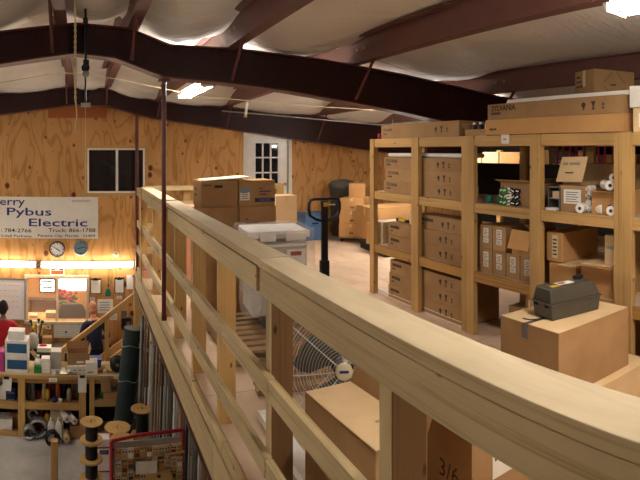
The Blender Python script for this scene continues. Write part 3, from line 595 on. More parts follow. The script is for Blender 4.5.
# bay five
carton('tan carton in the fifth bay on the middle shelf', (3.55, 1.75, D2), (.4, .5, .3)); carton('brown carton on the floor of the fifth bay', (3.55, 1.75, MZ), (.45, .5, .35))
carton('white carton in the fifth bay on the upper shelf', (3.5, 1.75, D3), (.4, .5, .1), mat='paper')

# ---- second row of shelves behind, seen through the gaps
bs = thing('storage_rack', 'second lumber rack standing behind the long one, seen through its open bays', 'shelf', (5.6, 3.5, MZ))
for y in (.8, 2.2, 3.6, 4.75, 6.4):
    for x in (5.3, 6.0): board('post', (x, y, MZ), (x, y, MZ + 1.66), .09, .06, 'lumber_pine', bs, (0, 1, 0))
for z in (MZ + .5, MZ + .95, MZ + 1.46): m = MB(); m.bx(-.33, .43, -2.7, 2.9, z - MZ - .04, z - MZ, 'plywood_floor'); m.build('shelf_deck', bs)
cols = ['cardboard_light', 'cardboard_orange', 'cardboard', 'cardboard_light', 'cardboard', 'cardboard_light', 'cardboard_orange']
random.seed(3)
for lv, z in enumerate((MZ, MZ + .5, MZ + .95, MZ + 1.46)):
    if lv < 2: continue
    y = 1.0; i = 0
    while y < 6.2:
        w = random.uniform(.22, .5); h_ = random.uniform(.16, .36) if lv < 3 else random.uniform(.12, .24)
        if lv == 3 and y + w > 4.7 and y < 5.3: y = 5.32; continue
        carton(f'cardboard box on the {["floor", "lower shelf", "middle shelf", "top shelf"][lv]} of the rear rack, {["first","second","third","fourth","fifth","sixth","seventh","eighth","ninth","tenth","eleventh","twelfth","thirteenth","fourteenth","fifteenth"][i]} along from the near end', (5.65, y + w / 2, z), (.5, w, h_), mat=random.choice(cols) if lv > 1 else 'cardboard', tape=None, group='boxes on the rear rack', name='stored_box'); y += w + .03 + random.uniform(0, .08); i += 1
for i in range(5):
    m = MB(); m.tube([(0, 0, 0), (0, 0, .30)], .014, 'pink', 8); m.tube([(0, 0, .12), (0, -.09, .12), (0, -.09, .3)], .012, 'pink', 8)
    tag(m.build('pink_hook', None, (4.9, 4.25 - .2 * i, ST - .38)), 'magenta-red steel hanger hung behind the fourth bay of the rack', 'hanger', 'pink hangers behind the rack')
bm = thing('hanger_bar', 'dark steel bar carrying the pink hangers behind the rack', 'bar', (4.9, 3.8, ST - .09)); m = MB(); m.bx(-.02, .02, -.9, .9, 0, .03, 'black_metal'); m.build('bar', bm)
for q in (-.9, .9): m = MB(); m.bx(-.02, .02, q - .02, q + .02, -(ST - .09 - MZ), 0, 'black_metal'); m.build('upright', bm)

# ------------------------------------------------------------------ big carton with grey case
zt = 3.36
pn, pl_, pr_ = [at(*q, Z=zt).xy for q in ((558.7, 333.7), (500.7, 320.5), (628.5, 314.5))]
e1, e2 = pr_ - pn, pl_ - pn
ang = atan2(e1.y, e1.x) * .5 + (atan2(e2.y, e2.x) - pi / 2) * .5
def reach(p, a, px):          # how far from p along direction a until the sight line px is met
    th = (px - X0) / F; d = Vector((cos(a), sin(a))); r_ = Vector((sin(th), cos(th))); return -(p.x * r_.y - p.y * r_.x) / (d.x * r_.y - d.y * r_.x)
dX, dY, dZ = reach(pn, ang, 628.5), reach(pn, ang + pi / 2, 500.7), .36
cx = pn + Matrix.Rotation(ang, 2) @ Vector((dX / 2, dY / 2))
r = carton('large plain brown carton carrying the grey case, beside the near end of the railing', (cx.x, cx.y, zt - dZ), (dX, dY, dZ), rz=ang, mat='cardboard', tape=None)
m = MB(); m.bx(-dX/2 - .0015, -dX/2, -.0, .05, dZ - .085, dZ + .001, 'silver_tape'); m.bx(-dX/2 - .0015, -dX/2 + .2, .0, .035, dZ, dZ + .0012, 'silver_tape'); m.build('silver_tape', r)
m = MB(); m.bx(-dX/2 + .002, dX/2 - .002, -dY/2 + .002, dY/2 - .002, dZ, dZ + .0008, 'cardboard_light'); m.build('top_panel', r)
carton('carton half hidden underneath the large plain brown carton', (cx.x + .12, cx.y - .02, MZ), (.72, .55, zt - dZ - MZ), rz=ang, mat='cardboard_light', tape='T')
gn, gl, gr = [at(*q, Z=zt).xy for q in ((550.7, 322.5), (532, 315.5), (600.9, 309.5))]
ga = atan2((gr - gn).y, (gr - gn).x); gX = reach(gn, ga, 600.9); gY = reach(gn, ga + pi / 2, 532); gcen = gn + Matrix.Rotation(ga, 2) @ Vector((gX / 2, gY / 2))
gc = thing('grey_equipment_case', 'dark grey plastic equipment case with tapered lid sitting on the large brown carton', 'case', (gcen.x, gcen.y, zt + .0016), ga); gc.scale = (gX / .345, gY / .18, .93)
a_, c_ = .185, .085   # half length (x), half width (y)
def loftbox(m, x0, x1, y0, y1, z0, X0_, X1_, Y0_, Y1_, z1, mat, M_=I4):
    vs = [(x0, y0, z0), (x1, y0, z0), (x1, y1, z0), (x0, y1, z0), (X0_, Y0_, z1), (X1_, Y0_, z1), (X1_, Y1_, z1), (X0_, Y1_, z1)]
    m.add(vs, [(3, 2, 1, 0), (4, 5, 6, 7), (0, 1, 5, 4), (1, 2, 6, 5), (2, 3, 7, 6), (3, 0, 4, 7)], mat, M_)
m = MB(); loftbox(m, -.16, .16, -c_, c_, .0, -.17, .17, -c_ - .006, c_ + .006, .095, 'grey_case'); m.build('base', gc, bevel=.006)
m = MB(); m.bx(-.176, .176, -c_ - .01, c_ + .01, .092, .103, 'grey_case'); m.build('rim', gc, bevel=.003)
m = MB(); loftbox(m, -.17, .17, -c_ - .005, c_ + .005, .103, -.168, .13, -.078, .06, .195, 'grey_case'); m.build('lid', gc, bevel=.007)
m = MB(); m.cyl((.10, .03, .195), .022, .018, 'black_plastic', 16); m.bx(.07, .13, .018, .042, .195, .218, 'black_plastic'); m.build('knob', gc, bevel=.002)
m = MB(); m.bx(-.13, -.08, -.05, -.01, .1955, .1965, 'yellow'); m.build('warning_label', gc)
m = MB(); m.bx(-.07, .03, -.03, .03, .1955, .1965, 'paper'); m.bx(-.06, -.02, -.015, .015, .1965, .1972, 'red_paint'); m.build('label', gc)
for y in (-.05, .05): m = MB(); m.bx(-.178, -.166, y - .012, y + .012, .078, .096, 'dark_rubber'); m.build('latch', gc)
pts = [(-.10, -c_ + .02, .004), (-.17, -.03, .004), (-.24, 0.02, .004), (-.25, .06, .004)]
m = MB(); m.tube([Vector(p) + Vector((0, 0, .0)) for p in pts], .003, 'black_plastic', 6); m.build('cord', gc)

# ------------------------------------------------------------------ middle of the mezzanine
# document boxes in two columns on a big carton
by = 5.35
ang = radians(1)
bx0 = at(201, 181, Y=by)
bl = []
W, D, H = .378, .34, .262
ux = Vector((cos(ang), sin(ang)))
base = Vector((bx0.x, by))
zt = at(201, 181, Y=by).z
labs = [['brown document box with a hand slot, on top of the stack behind the rail', 'brown document box with a blue and white label, beside the hand-slot box'], ['brown document box directly under the hand-slot box', 'brown document box directly under the blue-labelled box']]
for row in range(2):
    for c_i in range(2):
        w = W if c_i == 0 else W + .01
        ctr = base + ux * (w / 2 + (W + .012) * c_i) + Vector((-ux.y, ux.x)) * (D / 2 - .03 * row)
        pr = [('F', .26, H * .55, .03, '~aaaa', 'ink_blue'), ('F', .26, H * .4, .026, '~aaaaaa', 'ink_blue')] if c_i else ([('L', .06, .16, .035, '~aaaa', 'ink_blue'), ('L', .06, .1, .03, '~aaaaa', 'ink_blue'), ('F', .02, H - .05, .02, '~aaaaaa', 'ink')] if row == 0 else [('F', .06, H * .4, .024, '~aa', 'ink_blue'), ('F', .06, H * .27, .024, '~aaaaaaaa', 'ink_blue')])
        if c_i and row: pr = [('F', .06, .13, .024, '~aa', 'ink_blue'), ('F', .06, .09, .024, '~aaaaaaaa', 'ink_blue'), ('F', .06, .05, .024, '~aaaaaa aa', 'ink_blue')]
        if c_i and not row: pr = [('F', .22, .17, .022, '~aa', 'ink_blue'), ('F', .22, .14, .022, '~aaaaaaaa', 'ink_blue'), ('F', .22, .11, .022, '~aaaaa', 'ink_blue')]
        r = carton(labs[row][c_i], (ctr.x, ctr.y, zt - H * (row + 1)), (w, D, H - .002), rz=ang, prints=pr, group='document boxes', name='document_box', tape=None,
            stickers=[('F', .015, .06, .115, .18, 'paper')] if (c_i and not row) else ())
        FM = face_M((w, D, H), 'F')
        if row == 0 and c_i == 0: m = MB(); m.bx(.14, .22, H - .07, H - .045, -.0005, .001, 'dark_rubber', FM); m.build('hand_slot', r)
        if row == 0 and c_i == 1:
            m = MB(); m.bx(.17, w - .002, .04, .08, 0, .001, 'navy_print', FM); m.text('EARTEX', .035, 'grey_blue_print', FM @ T(.22, .047, .002)); m.build('printed_band', r); m = MB(); m.bx(.015, .115, .14, .18, .001, .002, 'grey_blue_print', FM); m.build('label_header', r)
ctr = base + ux * (W + .01) + Vector((-ux.y, ux.x)) * .17
m = MB(); m.bx(-.36, .1, -.17, .17, 0, .006, 'cardboard_edge', R(radians(-4), 'Y')); 
tag(m.build('cardboard_sheet', None, (ctr.x + .02, ctr.y, zt + .024)), 'pale loose cardboard sheet lying crooked on top of the document boxes', 'cardboard sheet'); bpy.data.objects['cardboard_sheet'].rotation_euler = (0, 0, ang)
hh = zt - 2 * H - MZ - .002
carton('big brown carton on the floor carrying the document boxes, seen between the railing posts', (ctr.x, ctr.y, MZ), (.82, .42, hh), rz=ang, tape=None)
# peach box with magenta marks
p = at(286, 225, Y=6.4)
carton('light tan carton with small magenta labels behind the document boxes', (p.x, 6.5, MZ + .42), (.27, .3, ZC - .56 - MZ - .42), mat='cardboard_light', tape='T', stickers=[('F', .04, .3, .10, .34, 'magenta'), ('F', .04, .2, .10, .24, 'magenta')], rz=-.1)
carton('tan carton under the one with magenta labels', (p.x, 6.5, MZ), (.4, .4, .42), mat='cardboard_light')
carton('tan carton behind the document boxes, its edge showing left of them', (XY(186, 6.6), 6.7, MZ), (.3, .3, .98), mat='peach')
# plastic-wrapped white cabinet on a pallet
cy = 4.45; c0, c1 = at(246, 230, Y=cy), at(308, 230, Y=cy); cw = c1.x - c0.x; cxm = (c0.x + c1.x) / 2; ztc = at(275, 231, Y=cy).z
pl = thing('wooden_pallet', 'wooden pallet of pale slats under the plastic-wrapped white cabinet', 'pallet', (cxm + .0, cy + .1, MZ))
for i in range(8): m = MB(); m.bx(-.5, .5, -.5 + i * .13, -.42 + i * .13, .105, .125, 'pallet_wood'); m.build('slat', pl, bevel=.003)
for x in (-.46, 0, .46): m = MB(); m.bx(x - .04, x + .04, -.5, .5, .02, .105, 'pallet_wood'); m.build('runner', pl, bevel=.003)
for x in (-.4, 0, .4): m = MB(); m.bx(-.5, .5, x - .05, x + .05, 0, .02, 'pallet_wood'); m.build('bottom_board', pl)
cb = thing('wrapped_cabinet', 'white machine cabinet with a small red display, wrapped in clear plastic on the pallet', 'machine', (cxm, cy, MZ + .126), radians(-6))
hz = ztc - MZ - .126
m = MB(); m.bx(-cw/2 + .06, cw/2 - .02, -.0, .42, .12, hz - .1, 'light_grey'); m.build('body', cb, bevel=.012)
m = MB(); m.bx(-cw/2 + .02, cw/2, -.03, .45, hz - .06, hz, 'white_gloss'); m.bx(-cw/2 + .12, -cw/2 + .26, -.05, -.03, hz - .085, hz - .01, 'white_gloss'); m.bx(cw/2 - .22, cw/2 - .04, -.05, -.03, hz - .085, hz - .01, 'white_gloss'); m.build('top_panel', cb, bevel=.012)
m = MB(); m.bx(-.04, .05, -.045, -.03, hz - .06, hz - .02, 'light_grey'); m.build('latch', cb, bevel=.004)
m = MB(); m.bx(-cw/2 + .1, cw/2 - .02, -.04, .0, hz - .135, hz - .11, 'white_gloss'); m.build('handle_bar', cb, bevel=.008)
m = MB(); m.bx(cw/2 - .2, cw/2 - .03, -.012, .0, hz - .3, hz - .16, 'white_gloss'); m.build('control_panel', cb, bevel=.004)
m = MB(); m.bx(cw/2 - .17, cw/2 - .075, -.018, -.012, hz - .215, hz - .18, 'red_led'); m.build('red_display', cb)
m = MB(); loftbox(m, -.1, .12, .08, .3, 0, -.12, .14, .05, .33, .12, 'grey_metal'); m.build('pedestal', cb, bevel=.006)
m = MB(); m.bx(-.04, .12, -.006, 0, .13, hz - .34, 'white_paint'); m.build('front_panel', cb, bevel=.003)
# wrap: a crumpled shell
random.seed(11); m = MB(); nn = 40; rows = 14; vs = []
for j in range(rows):
    z = hz + .012 - (hz * .62) * j / (rows - 1)
    for i in range(nn):
        a = 2 * pi * i / nn; sx = max(-1, min(1, 1.35 * cos(a))); sy = max(-1, min(1, 1.35 * sin(a))); k = 1.03 + random.uniform(0, .05) + .05 * (j / rows)
        vs.append((sx * (cw / 2 + .015) * k + .01, .21 + sy * .27 * k, z + random.uniform(-.012, .012)))
m.add(vs, [(j * nn + i, (j + 1) * nn + i, (j + 1) * nn + (i + 1) % nn, j * nn + (i + 1) % nn) for j in range(rows - 1) for i in range(nn)], 'plastic_wrap', I4, True)
m.add(vs[:nn], [list(range(nn))], 'plastic_wrap'); m.build('plastic_wrap', cb)
bag = thing('plastic_bag', 'clear plastic bag hanging down the left side of the wrapped cabinet', 'bag', (XY(249, 4.2), 4.15, MZ + .35)); m = MB()
m.lathe([(.002, 0), (.05, .01), (.085, .06), (.1, .16), (.09, .3), (.10, .45), (.09, .58)], 'plastic_wrap', 18, Matrix.Diagonal((1, .5, 1, 1))); m.build('bag', bag); m = MB(); m.tube([(-.08, 0, .56), (0, -.05, .60), (.09, 0, .56)], .008, 'plastic_wrap', 6); m.build('gathered_neck', bag)
tagb = None
# pallet boards heap left of fan
for i in range(4):
    m = MB(); m.box((0, 0, .02), (.9, .09, .038), 'pallet_wood'); o = m.build('loose_board', None, (1.62 + .03 * i, 3.55 + .16 * i, MZ + 0.0), .003); o.rotation_euler = (0, 0, .1 * (i % 3) - .1)
    tag(o, ['nearest of the loose slats lying on the floor behind the fan', 'second loose slat behind the fan', 'third loose slat behind the fan', 'farthest loose slat behind the fan, next to the pallet'][i], 'board', 'loose boards behind the fan')
# pallet jack
pj = thing('pallet_jack', 'black-handled pallet jack standing in the middle of the mezzanine floor', 'pallet jack', (0, 0, 0)); 
jy = 4.75; jp = at(324.5, 275, Y=jy); jx = jp.x; pj.location = (jx, jy, MZ)
zt = at(324, 199, Y=jy).z - MZ; zb = at(324, 218, Y=jy).z - MZ; hw = .155
m = MB(); P = []
for (x, z) in ((-hw * .55, zb - .01), (-hw * .95, zb + .03), (-hw * 1.03, zb + .08), (-hw * 1.03, zt - .04), (-hw * .9, zt - .005), (-hw * .7, zt), (hw * .7, zt), (hw * .9, zt - .005), (hw * 1.03, zt - .04), (hw * 1.03, zb + .08), (hw * .95, zb + .03), (hw * .55, zb - .01), (0, zb - .035)): P.append((x, 0, z))
m.tube(P, .014, 'black_metal', 10, closed=True); m.build('handle_loop', pj)
m = MB(); m.bx(-.03, .03, -.018, .018, .6, zt - .02, 'black_metal'); m.bx(-.04, .04, -.03, .03, .28, .62, 'black_metal'); m.build('shaft', pj, bevel=.004)
m = MB(); m.bx(-.02, .02, -.03, .0, zt - .07, zt - .03, 'brass_tag'); m.tube([(0, -.02, zt - .05), (.1, -.02, zt - .055)], .006, 'steel_wire', 8); m.build('control_lever', pj)
m = MB(); m.cyl((0, 0, .1), .06, .2, 'orange', 16); m.bx(-.1, .1, -.05, .12, .06, .12, 'orange'); m.build('pump', pj, bevel=.004)
for s in (-1, 1):
    m = MB(); m.bx(s * .19 - .08, s * .19 + .08, .1, 1.2, .045, .085, 'orange'); m.build('fork', pj, bevel=.004)
    m = MB(); m.cyl((s * .045, 0, .06), .06, .03, 'dark_rubber', 18, T(0, 0, 0) @ T(s * .045, 0, .06) @ R(pi / 2, 'Y') @ T(-s * .045, 0, -.06 - .015)); m.build('wheel', pj)
# stack of orange cartons at the rear
cy = 8.75
q0, q1 = XY(341, cy), XY(364, cy)
for i in range(3): carton(f'wide orange-brown carton in the stack at the rear of the mezzanine, {names[i]} of three', ((q0 + q1) / 2 + .17, cy + .25 - .02 * i, MZ + .10 + i * .232), (.44, .46, .23), rz=-.8, mat='cardboard_orange', group='rear carton stack', tape='T', prints=[('F', .2, .05, .05, '~iii', 'ink')])
dl = thing('wheeled_dolly', 'low wheeled dolly under the three orange-brown cartons', 'dolly', ((q0 + q1) / 2 + .17, cy + .25, MZ), -.8); m = MB(); m.bx(-.22, .22, -.22, .22, .07, .098, 'pallet_wood'); m.build('deck', dl)
for x in (-.18, .18):
    for y in (-.18, .18): m = MB(); m.cyl((0, 0, -.015), .034, .03, 'dark_rubber', 14, T(x, y, .035) @ R(pi / 2, 'X')); m.build('wheel', dl)
carton('smaller brown carton on top of the rear orange-brown stack', ((q0 + q1) / 2 + .27, cy + .33, MZ + .10 + 3 * .232), (.3, .3, .25), mat='cardboard_orange', tape=None, rz=-.5)
carton('wide low tan carton behind the far post of the rack', (XY(392, 8.3), 8.4, MZ + .13), (1.0, .6, .55), mat='cardboard_orange'); carton('flat tan carton just inside the far end of the rack, on the dark pallet', (XY(379, 7.9), 7.75, MZ + .135), (.42, .4, .34), mat='cardboard_orange', rz=.2)
dp = thing('dark_pallet', 'dark wooden pallet on the floor beyond the far end of the rack', 'pallet', (XY(392, 8.0) + .1, 7.75, MZ), -.12)
for i in range(7): m = MB(); m.bx(-.62, .62, -.5 + i * .155, -.4 + i * .155, .11, .13, 'pallet_dark'); m.build('slat', dp)
for x in (-.55, 0, .55): m = MB(); m.bx(x - .05, x + .05, -.5, .5, 0, .11, 'pallet_dark'); m.build('runner', dp)
# trash can, blue bin, pale panel by the wall
tc_ = thing('trash_can', 'round dark grey lidded can standing by the end wall behind the cartons', 'trash can', (XY(344, 9.6), 9.68, MZ)); m = MB(); m.lathe([(.001, 0), (.2, 0), (.24, .9), (.26, .92), (.26, .97), (.24, .985)], 'trash_grey', 28); m.build('body', tc_); m = MB(); m.lathe([(.265, .95), (.265, 1.0), (.2, 1.06), (.06, 1.09), (.001, 1.09)], 'trash_grey', 28); m.build('lid', tc_)
bb = thing('blue_bin', 'blue plastic tote standing against the end wall below the pallet jack handle', 'bin', (XY(313, 9.4), 9.5, MZ), .05); m = MB(); m.bx(-.2, .2, -.18, .18, 0, .46, 'blue_plastic'); m.build('body', bb, bevel=.015); m = MB(); m.bx(-.215, .215, -.195, .195, .46, .50, 'blue_plastic'); m.build('lid', bb, bevel=.008); m = MB(); m.bx(-.06, .06, -.2, -.18, .3, .33, 'navy_print'); m.build('handle', bb)
m = MB(); m.bx(-.06, .09, -.02, .02, 0, .62, 'light_grey'); m.bx(-.09, -.06, -.03, .03, 0, .75, 'lumber_pine'); tag(m.build('leaning_panel', None, (XY(335, 9.85), 9.8, MZ)), 'pale narrow panel standing against the wall between the blue tote and the cartons', 'panel')
# leaning white plank behind the railing
board_pts = (Vector((1.03, 3.05, MZ + .02)), Vector((1.03, 1.45, MZ + .02)))
m = MB(); m.bx(-.045, .045, -.9, .9, 0, .05, 'white_paint'); m.bx(-.05, .05, -.9, .9, .05, .058, 'white_gloss'); o = m.build('white_channel_strip', None, (1.1, 2.35, MZ), .003); o.rotation_euler = (0, 0, -.02)
tag(o, 'long white metal channel lying on the floor along the inside of the railing', 'strip')
# drum fan
fy = 2.86; fc = at(343, 366, Y=fy)
fn = thing('floor_fan', 'large wire-guarded floor fan with an orange-red housing behind the railing', 'fan', (fc.x, fc.y, MZ)); fz = fc.z - MZ; fr = .40
FM = T(0, 0, fz) @ R(radians(-24), 'Z') @ R(radians(84), 'X')   # local z towards the camera
g_ = MB()
for i in range(22): rr = .045 + i * (fr - .045) / 21; g_.tube([(rr * cos(2*pi*j/40), rr * sin(2*pi*j/40), .07 + .04 * (1 - (rr / fr) ** 2)) for j in range(40)], .0011, 'steel_wire', 4, FM, closed=True)
for j in range(8):
    a = 2 * pi * j / 8 + .1; g_.tube([(rr * cos(a), rr * sin(a), .07 + .04 * (1 - (rr / fr) ** 2)) for rr in (.03, .1, .2, fr)], .0028, 'steel_wire', 5, FM)
g_.build('front_guard', fn)
g_ = MB()
for i in range(9): rr = .06 + i * (fr - .06) / 8; g_.tube([(rr * cos(2*pi*j/40), rr * sin(2*pi*j/40), -.10) for j in range(40)], .0016, 'steel_wire', 4, FM, closed=True)
for j in range(8): a = 2 * pi * j / 8; g_.tube([(.03 * cos(a), .03 * sin(a), -.1), (fr * cos(a), fr * sin(a), -.1)], .003, 'steel_wire', 5, FM)
g_.build('rear_guard', fn)
m = MB(); m.lathe([(fr, -.1), (fr + .006, -.1), (fr + .006, -.08), (fr, -.08), (fr, -.1)], 'steel_wire', 48, FM, False); m.lathe([(fr, .055), (fr + .006, .055), (fr + .006, .07), (fr, .07), (fr, .055)], 'steel_wire', 48, FM, False); m.build('rim', fn)
m = MB(); m.tube([((fr + .02) * cos(a_ * pi / 20), (fr + .02) * sin(a_ * pi / 20), 0) for a_ in range(13, 18)], .03, 'red_plastic', 10, FM); m.build('carry_handle', fn)
m = MB(); m.lathe([(.045, -.06), (.05, -.04), (.05, .02), (.001, .02)], 'grey_metal', 20, FM); m.build('hub', fn)
m = MB(); m.lathe([(.048, .10), (.048, .122), (.043, .126), (.001, .126)], 'cream', 24, FM); m.bx(-.026, .026, -.006, .008, .1262, .128, 'ink_blue', FM); m.build('badge', fn)
for k in range(3):
    m = MB(); a0 = 2 * pi * k / 3 + .45; vs = []
    for i in range(6):
        rr = .045 + i * .05; hwid = .32 + .45 * sin(pi * min(1, i / 6.)) 
        vs += [(rr * cos(a0 - hwid), rr * sin(a0 - hwid), -.03), (rr * cos(a0 + hwid), rr * sin(a0 + hwid), .012), (rr * cos(a0 - hwid), rr * sin(a0 - hwid), -.034), (rr * cos(a0 + hwid), rr * sin(a0 + hwid), .008)]
    fs = []
    for i in range(5): q = i * 4; fs += [(q, q + 1, q + 5, q + 4), (q + 2, q + 6, q + 7, q + 3), (q, q + 4, q + 6, q + 2), (q + 1, q + 3, q + 7, q + 5)]
    m.add(vs, fs + [(0, 2, 3, 1), (20, 21, 23, 22)], 'trash_grey', FM, True); m.build('blade', fn)
m = MB(); m.lathe([(.04, -.2), (.07, -.18), (.07, -.06), (.04, -.05)], 'black_metal', 18, FM); m.build('motor', fn)
m = MB(); m.tube([(-fr * .93, .1, fz), (-fr * .93, .1, .05), (-fr * .93, -.2, .02), (fr * .93, -.2, .02), (fr * .93, .1, .05), (fr * .93, .1, fz)], .013, 'black_metal', 8); m.build('stand', fn)
# cartons below the fan, seen through the railing
def quadbox(label, pts_top, z0, mat, name='cardboard_box', top=None):
    pass
r = carton('narrow carton with a pale top and raised flap between railing and fan', (1.17, 2.12, MZ), (.25, .60, .52), rz=.06, mat='cardboard', tape=None, flaps=(('R', 66, .11),))
m = MB(); m.bx(-.123, .123, -.298, .298, .52, .5212, 'cardboard_light'); scribble(m, '~aaa', .025, 'pencil', T(.0, -.12, .5216)); m.build('top_panel', r)
r = carton('open brown carton marked with handwritten strokes, low behind the near railing posts', (1.82, 2.17, MZ), (.42, .5, .36), rz=.04, mat='cardboard', hollow=True, flaps=(('B', 45, .2), ('R', 10, .1), ('L', 60, .16)))
m = MB(); m.text('3/6', .12, 'ink', face_M((.42, .5, .36), 'L') @ T(.27, .10, 0)); m.build('marker_writing', r)
m = MB(); FM2 = face_M((.42, .5, .36), 'F'); m.bx(.13, .27, .12, .27, 0, .001, 'paper', FM2)
for k in range(5): m.bx(.145 + .022 * k, .157 + .022 * k, .2, .26, .001, .0016, 'ink', FM2)
m.build('shipping_label', r)

# ------------------------------------------------------------------ ceiling things
def ceiling_lamp(label, x, y, z, L=1.25, glow='tube_glow', along='Y', group='ceiling lamps'):
    r = thing('fluorescent_lamp', label, 'lamp', (x, y, z), 0 if along == 'Y' else pi / 2, group)
    m = MB(); m.prism([(-.035, .0), (.035, .0), (.045, .075), (-.045, .075)], -L / 2, L / 2, 'white_paint', basis((0, 0, 0), (1, 0, 0), (0, 0, 1))); m.build('housing', r)
    for s in (-1, 1): m = MB(); m.cyl((0, 0, -L / 2 + .03), .018, L - .06, glow, 8, T(s * .055, 0, .01) @ R(pi / 2, 'X')); m.build('tube', r)
    for s in (-1, 1): m = MB(); m.bx(-.078, .078, s * L / 2 - .012, s * L / 2 + .012, -.012, .03, 'white_paint'); m.build('end_bracket', r)
    for s in (-1, 1): m = MB(); m.tube([(0, s * L * .4, .075), (0, s * L * .4, .42)], .003, 'steel_wire', 4); m.build('hanging_wire', r)
    return r
ceiling_lamp('hanging fluorescent lamp under the ceiling just beyond the near steel beam', 1.25, 6.0, 4.98)
ceiling_lamp('fluorescent lamp hung close above the near end of the storage rack', 2.12, .86, 4.98)
ceiling_lamp('fluorescent lamp above the far end of the rear rack', 4.95, 6.1, 4.62, glow='tube_glow_shop')
ceiling_lamp('added fluorescent lamp hidden beyond the far end of the rack, over the rear cartons', 4.9, 7.3, 4.42)  # added lamp kept out of sight to light the rear of the mezzanine
ceiling_lamp('added, unseen fluorescent lamp over the mezzanine behind the viewpoint', 2.2, -2.4, 4.98)  # unseen lamp added as fill light from behind the camera
for i, (x, y) in enumerate(((-4.2, 1.2), (-4.2, 4.6), (-3.6, 7.4))):
    ceiling_lamp(f'fluorescent lamp over the shop floor, {["near one", "middle one", "far one"][i]} in its row', x, y, 4.75, 2.4, 'tube_glow_shop', group='shop lamps')
# conduit and cables under the ceiling
def wire(name, label, pts, r_=.006, mat='steel_wire', cat='cable'):
    m = MB(); m.tube(pts, r_, mat, 6); return tag(m.build(name), label, cat)
a, c = at(190, 96, Y=7.2), at(405, 112, Y=8.2); wire('ceiling_cable', 'thin pale cable running right under the ceiling from the hanging lamp', [a, (a + c) / 2 - Vector((0, 0, .03)), c], .007, 'rope')
a, c = at(222, 111, Y=9.3), at(400, 127, Y=8.9); wire('ceiling_conduit', 'thin steel conduit hung below the far beam', [a, c], .012, 'galv', 'conduit')
a, c = at(0, 83, Y=7.0), at(180, 92, Y=6.6); wire('guy_wire', 'thin wire stretched across the bay beneath the ridge', [a, at(60, 72.5, Y=7), at(100, 76, Y=7), c], .005, 'rope', 'wire')
a = at(247, 105, Y=8.6); m = MB(); m.cyl((0, 0, -.16), .022, .2, 'white_paint', 12); m.cyl((0, 0, -.2), .03, .04, 'brass_tag', 12); o = m.build('pendant_bracket', None, tuple(a)); o.rotation_euler = (0, .15, 0); tag(o, 'short pale pendant bracket hanging from the ceiling conduit', 'bracket')
# pull rope and hoist
rp = thing('pull_rope', 'thin twisted pull rope with a hook at its end, hanging near the ridge', 'rope', (XY(75.3, 4.0), 4.0, 0)); m = MB(); 
zt, zb = 5.72, at(75, 102, Y=4).z
for s in (0, pi): m.tube([(.006 * cos(k * .9 + s), .006 * sin(k * .9 + s), zt - (zt - zb) * k / 90) for k in range(91)], .0045, 'rope', 5)
m.build('rope', rp); m = MB(); m.tube([(.004, 0, zb), (.012, 0, zb - .1), (.0, 0, zb - .18), (.008, 0, zb - .22), (.016, 0, zb - .2)], .006, 'rope', 6); m.build('hook', rp)
ho = thing('chain_hoist', 'small dark hoist pulley hanging from the ridge by a rod, with a thin cord below', 'hoist', (XY(85.5, 4.75), 4.75, 0))
zz = lambda py: at(85, py, Y=4.75).z
m = MB(); m.cyl((0, 0, zz(66)), .011, 5.66 - zz(66), 'black_metal', 8); m.cyl((0, 0, zz(24)), .022, .05, 'black_metal', 10); m.build('rod', ho)
m = MB(); m.cyl((0, 0, -.02), .035, .04, 'black_metal', 16, T(0, 0, zz(68)) @ R(pi / 2, 'X')); m.bx(-.02, .03, -.025, .025, zz(66), zz(60), 'black_metal'); m.build('pulley', ho)
m = MB(); m.cyl((0, 0, -.02), .03, .04, 'galv', 16, T(0.002, 0, zz(74)) @ R(pi / 2, 'X')); m.build('pulley_wheel', ho)
m = MB(); m.cyl((0, 0, zz(106)), .008, zz(77) - zz(106), 'black_metal', 8); m.bx(-.04, .045, -.02, .02, zz(107), zz(103), 'light_grey'); m.build('hook_block', ho)
m = MB(); m.tube([(0, 0, zz(107)), (.0, 0, zz(193))], .0025, 'rope', 5); m.build('cord', ho)

# ------------------------------------------------------------------ things on the far wall
WF = WY - .001
def wbox(name, label, cat, px0, px1, py0, py1, mat, dep=.01, group=None, Y=WY):
    a, c = at(px0, py0, Y=Y), at(px1, py1, Y=Y); r = thing(name, label, cat, ((a.x + c.x) / 2, Y - .002, c.z), 0, group)
    w, h = c.x - a.x, a.z - c.z; m = MB(); m.bx(-w / 2, w / 2, -dep, 0, 0, h, mat); m.build('board' if mat != 'paper' else 'sheet', r, bevel=.001); return r, w, h
WM = lambda x, z, d: basis((x, -d - .0012, z), (1, 0, 0), (0, 0, 1))
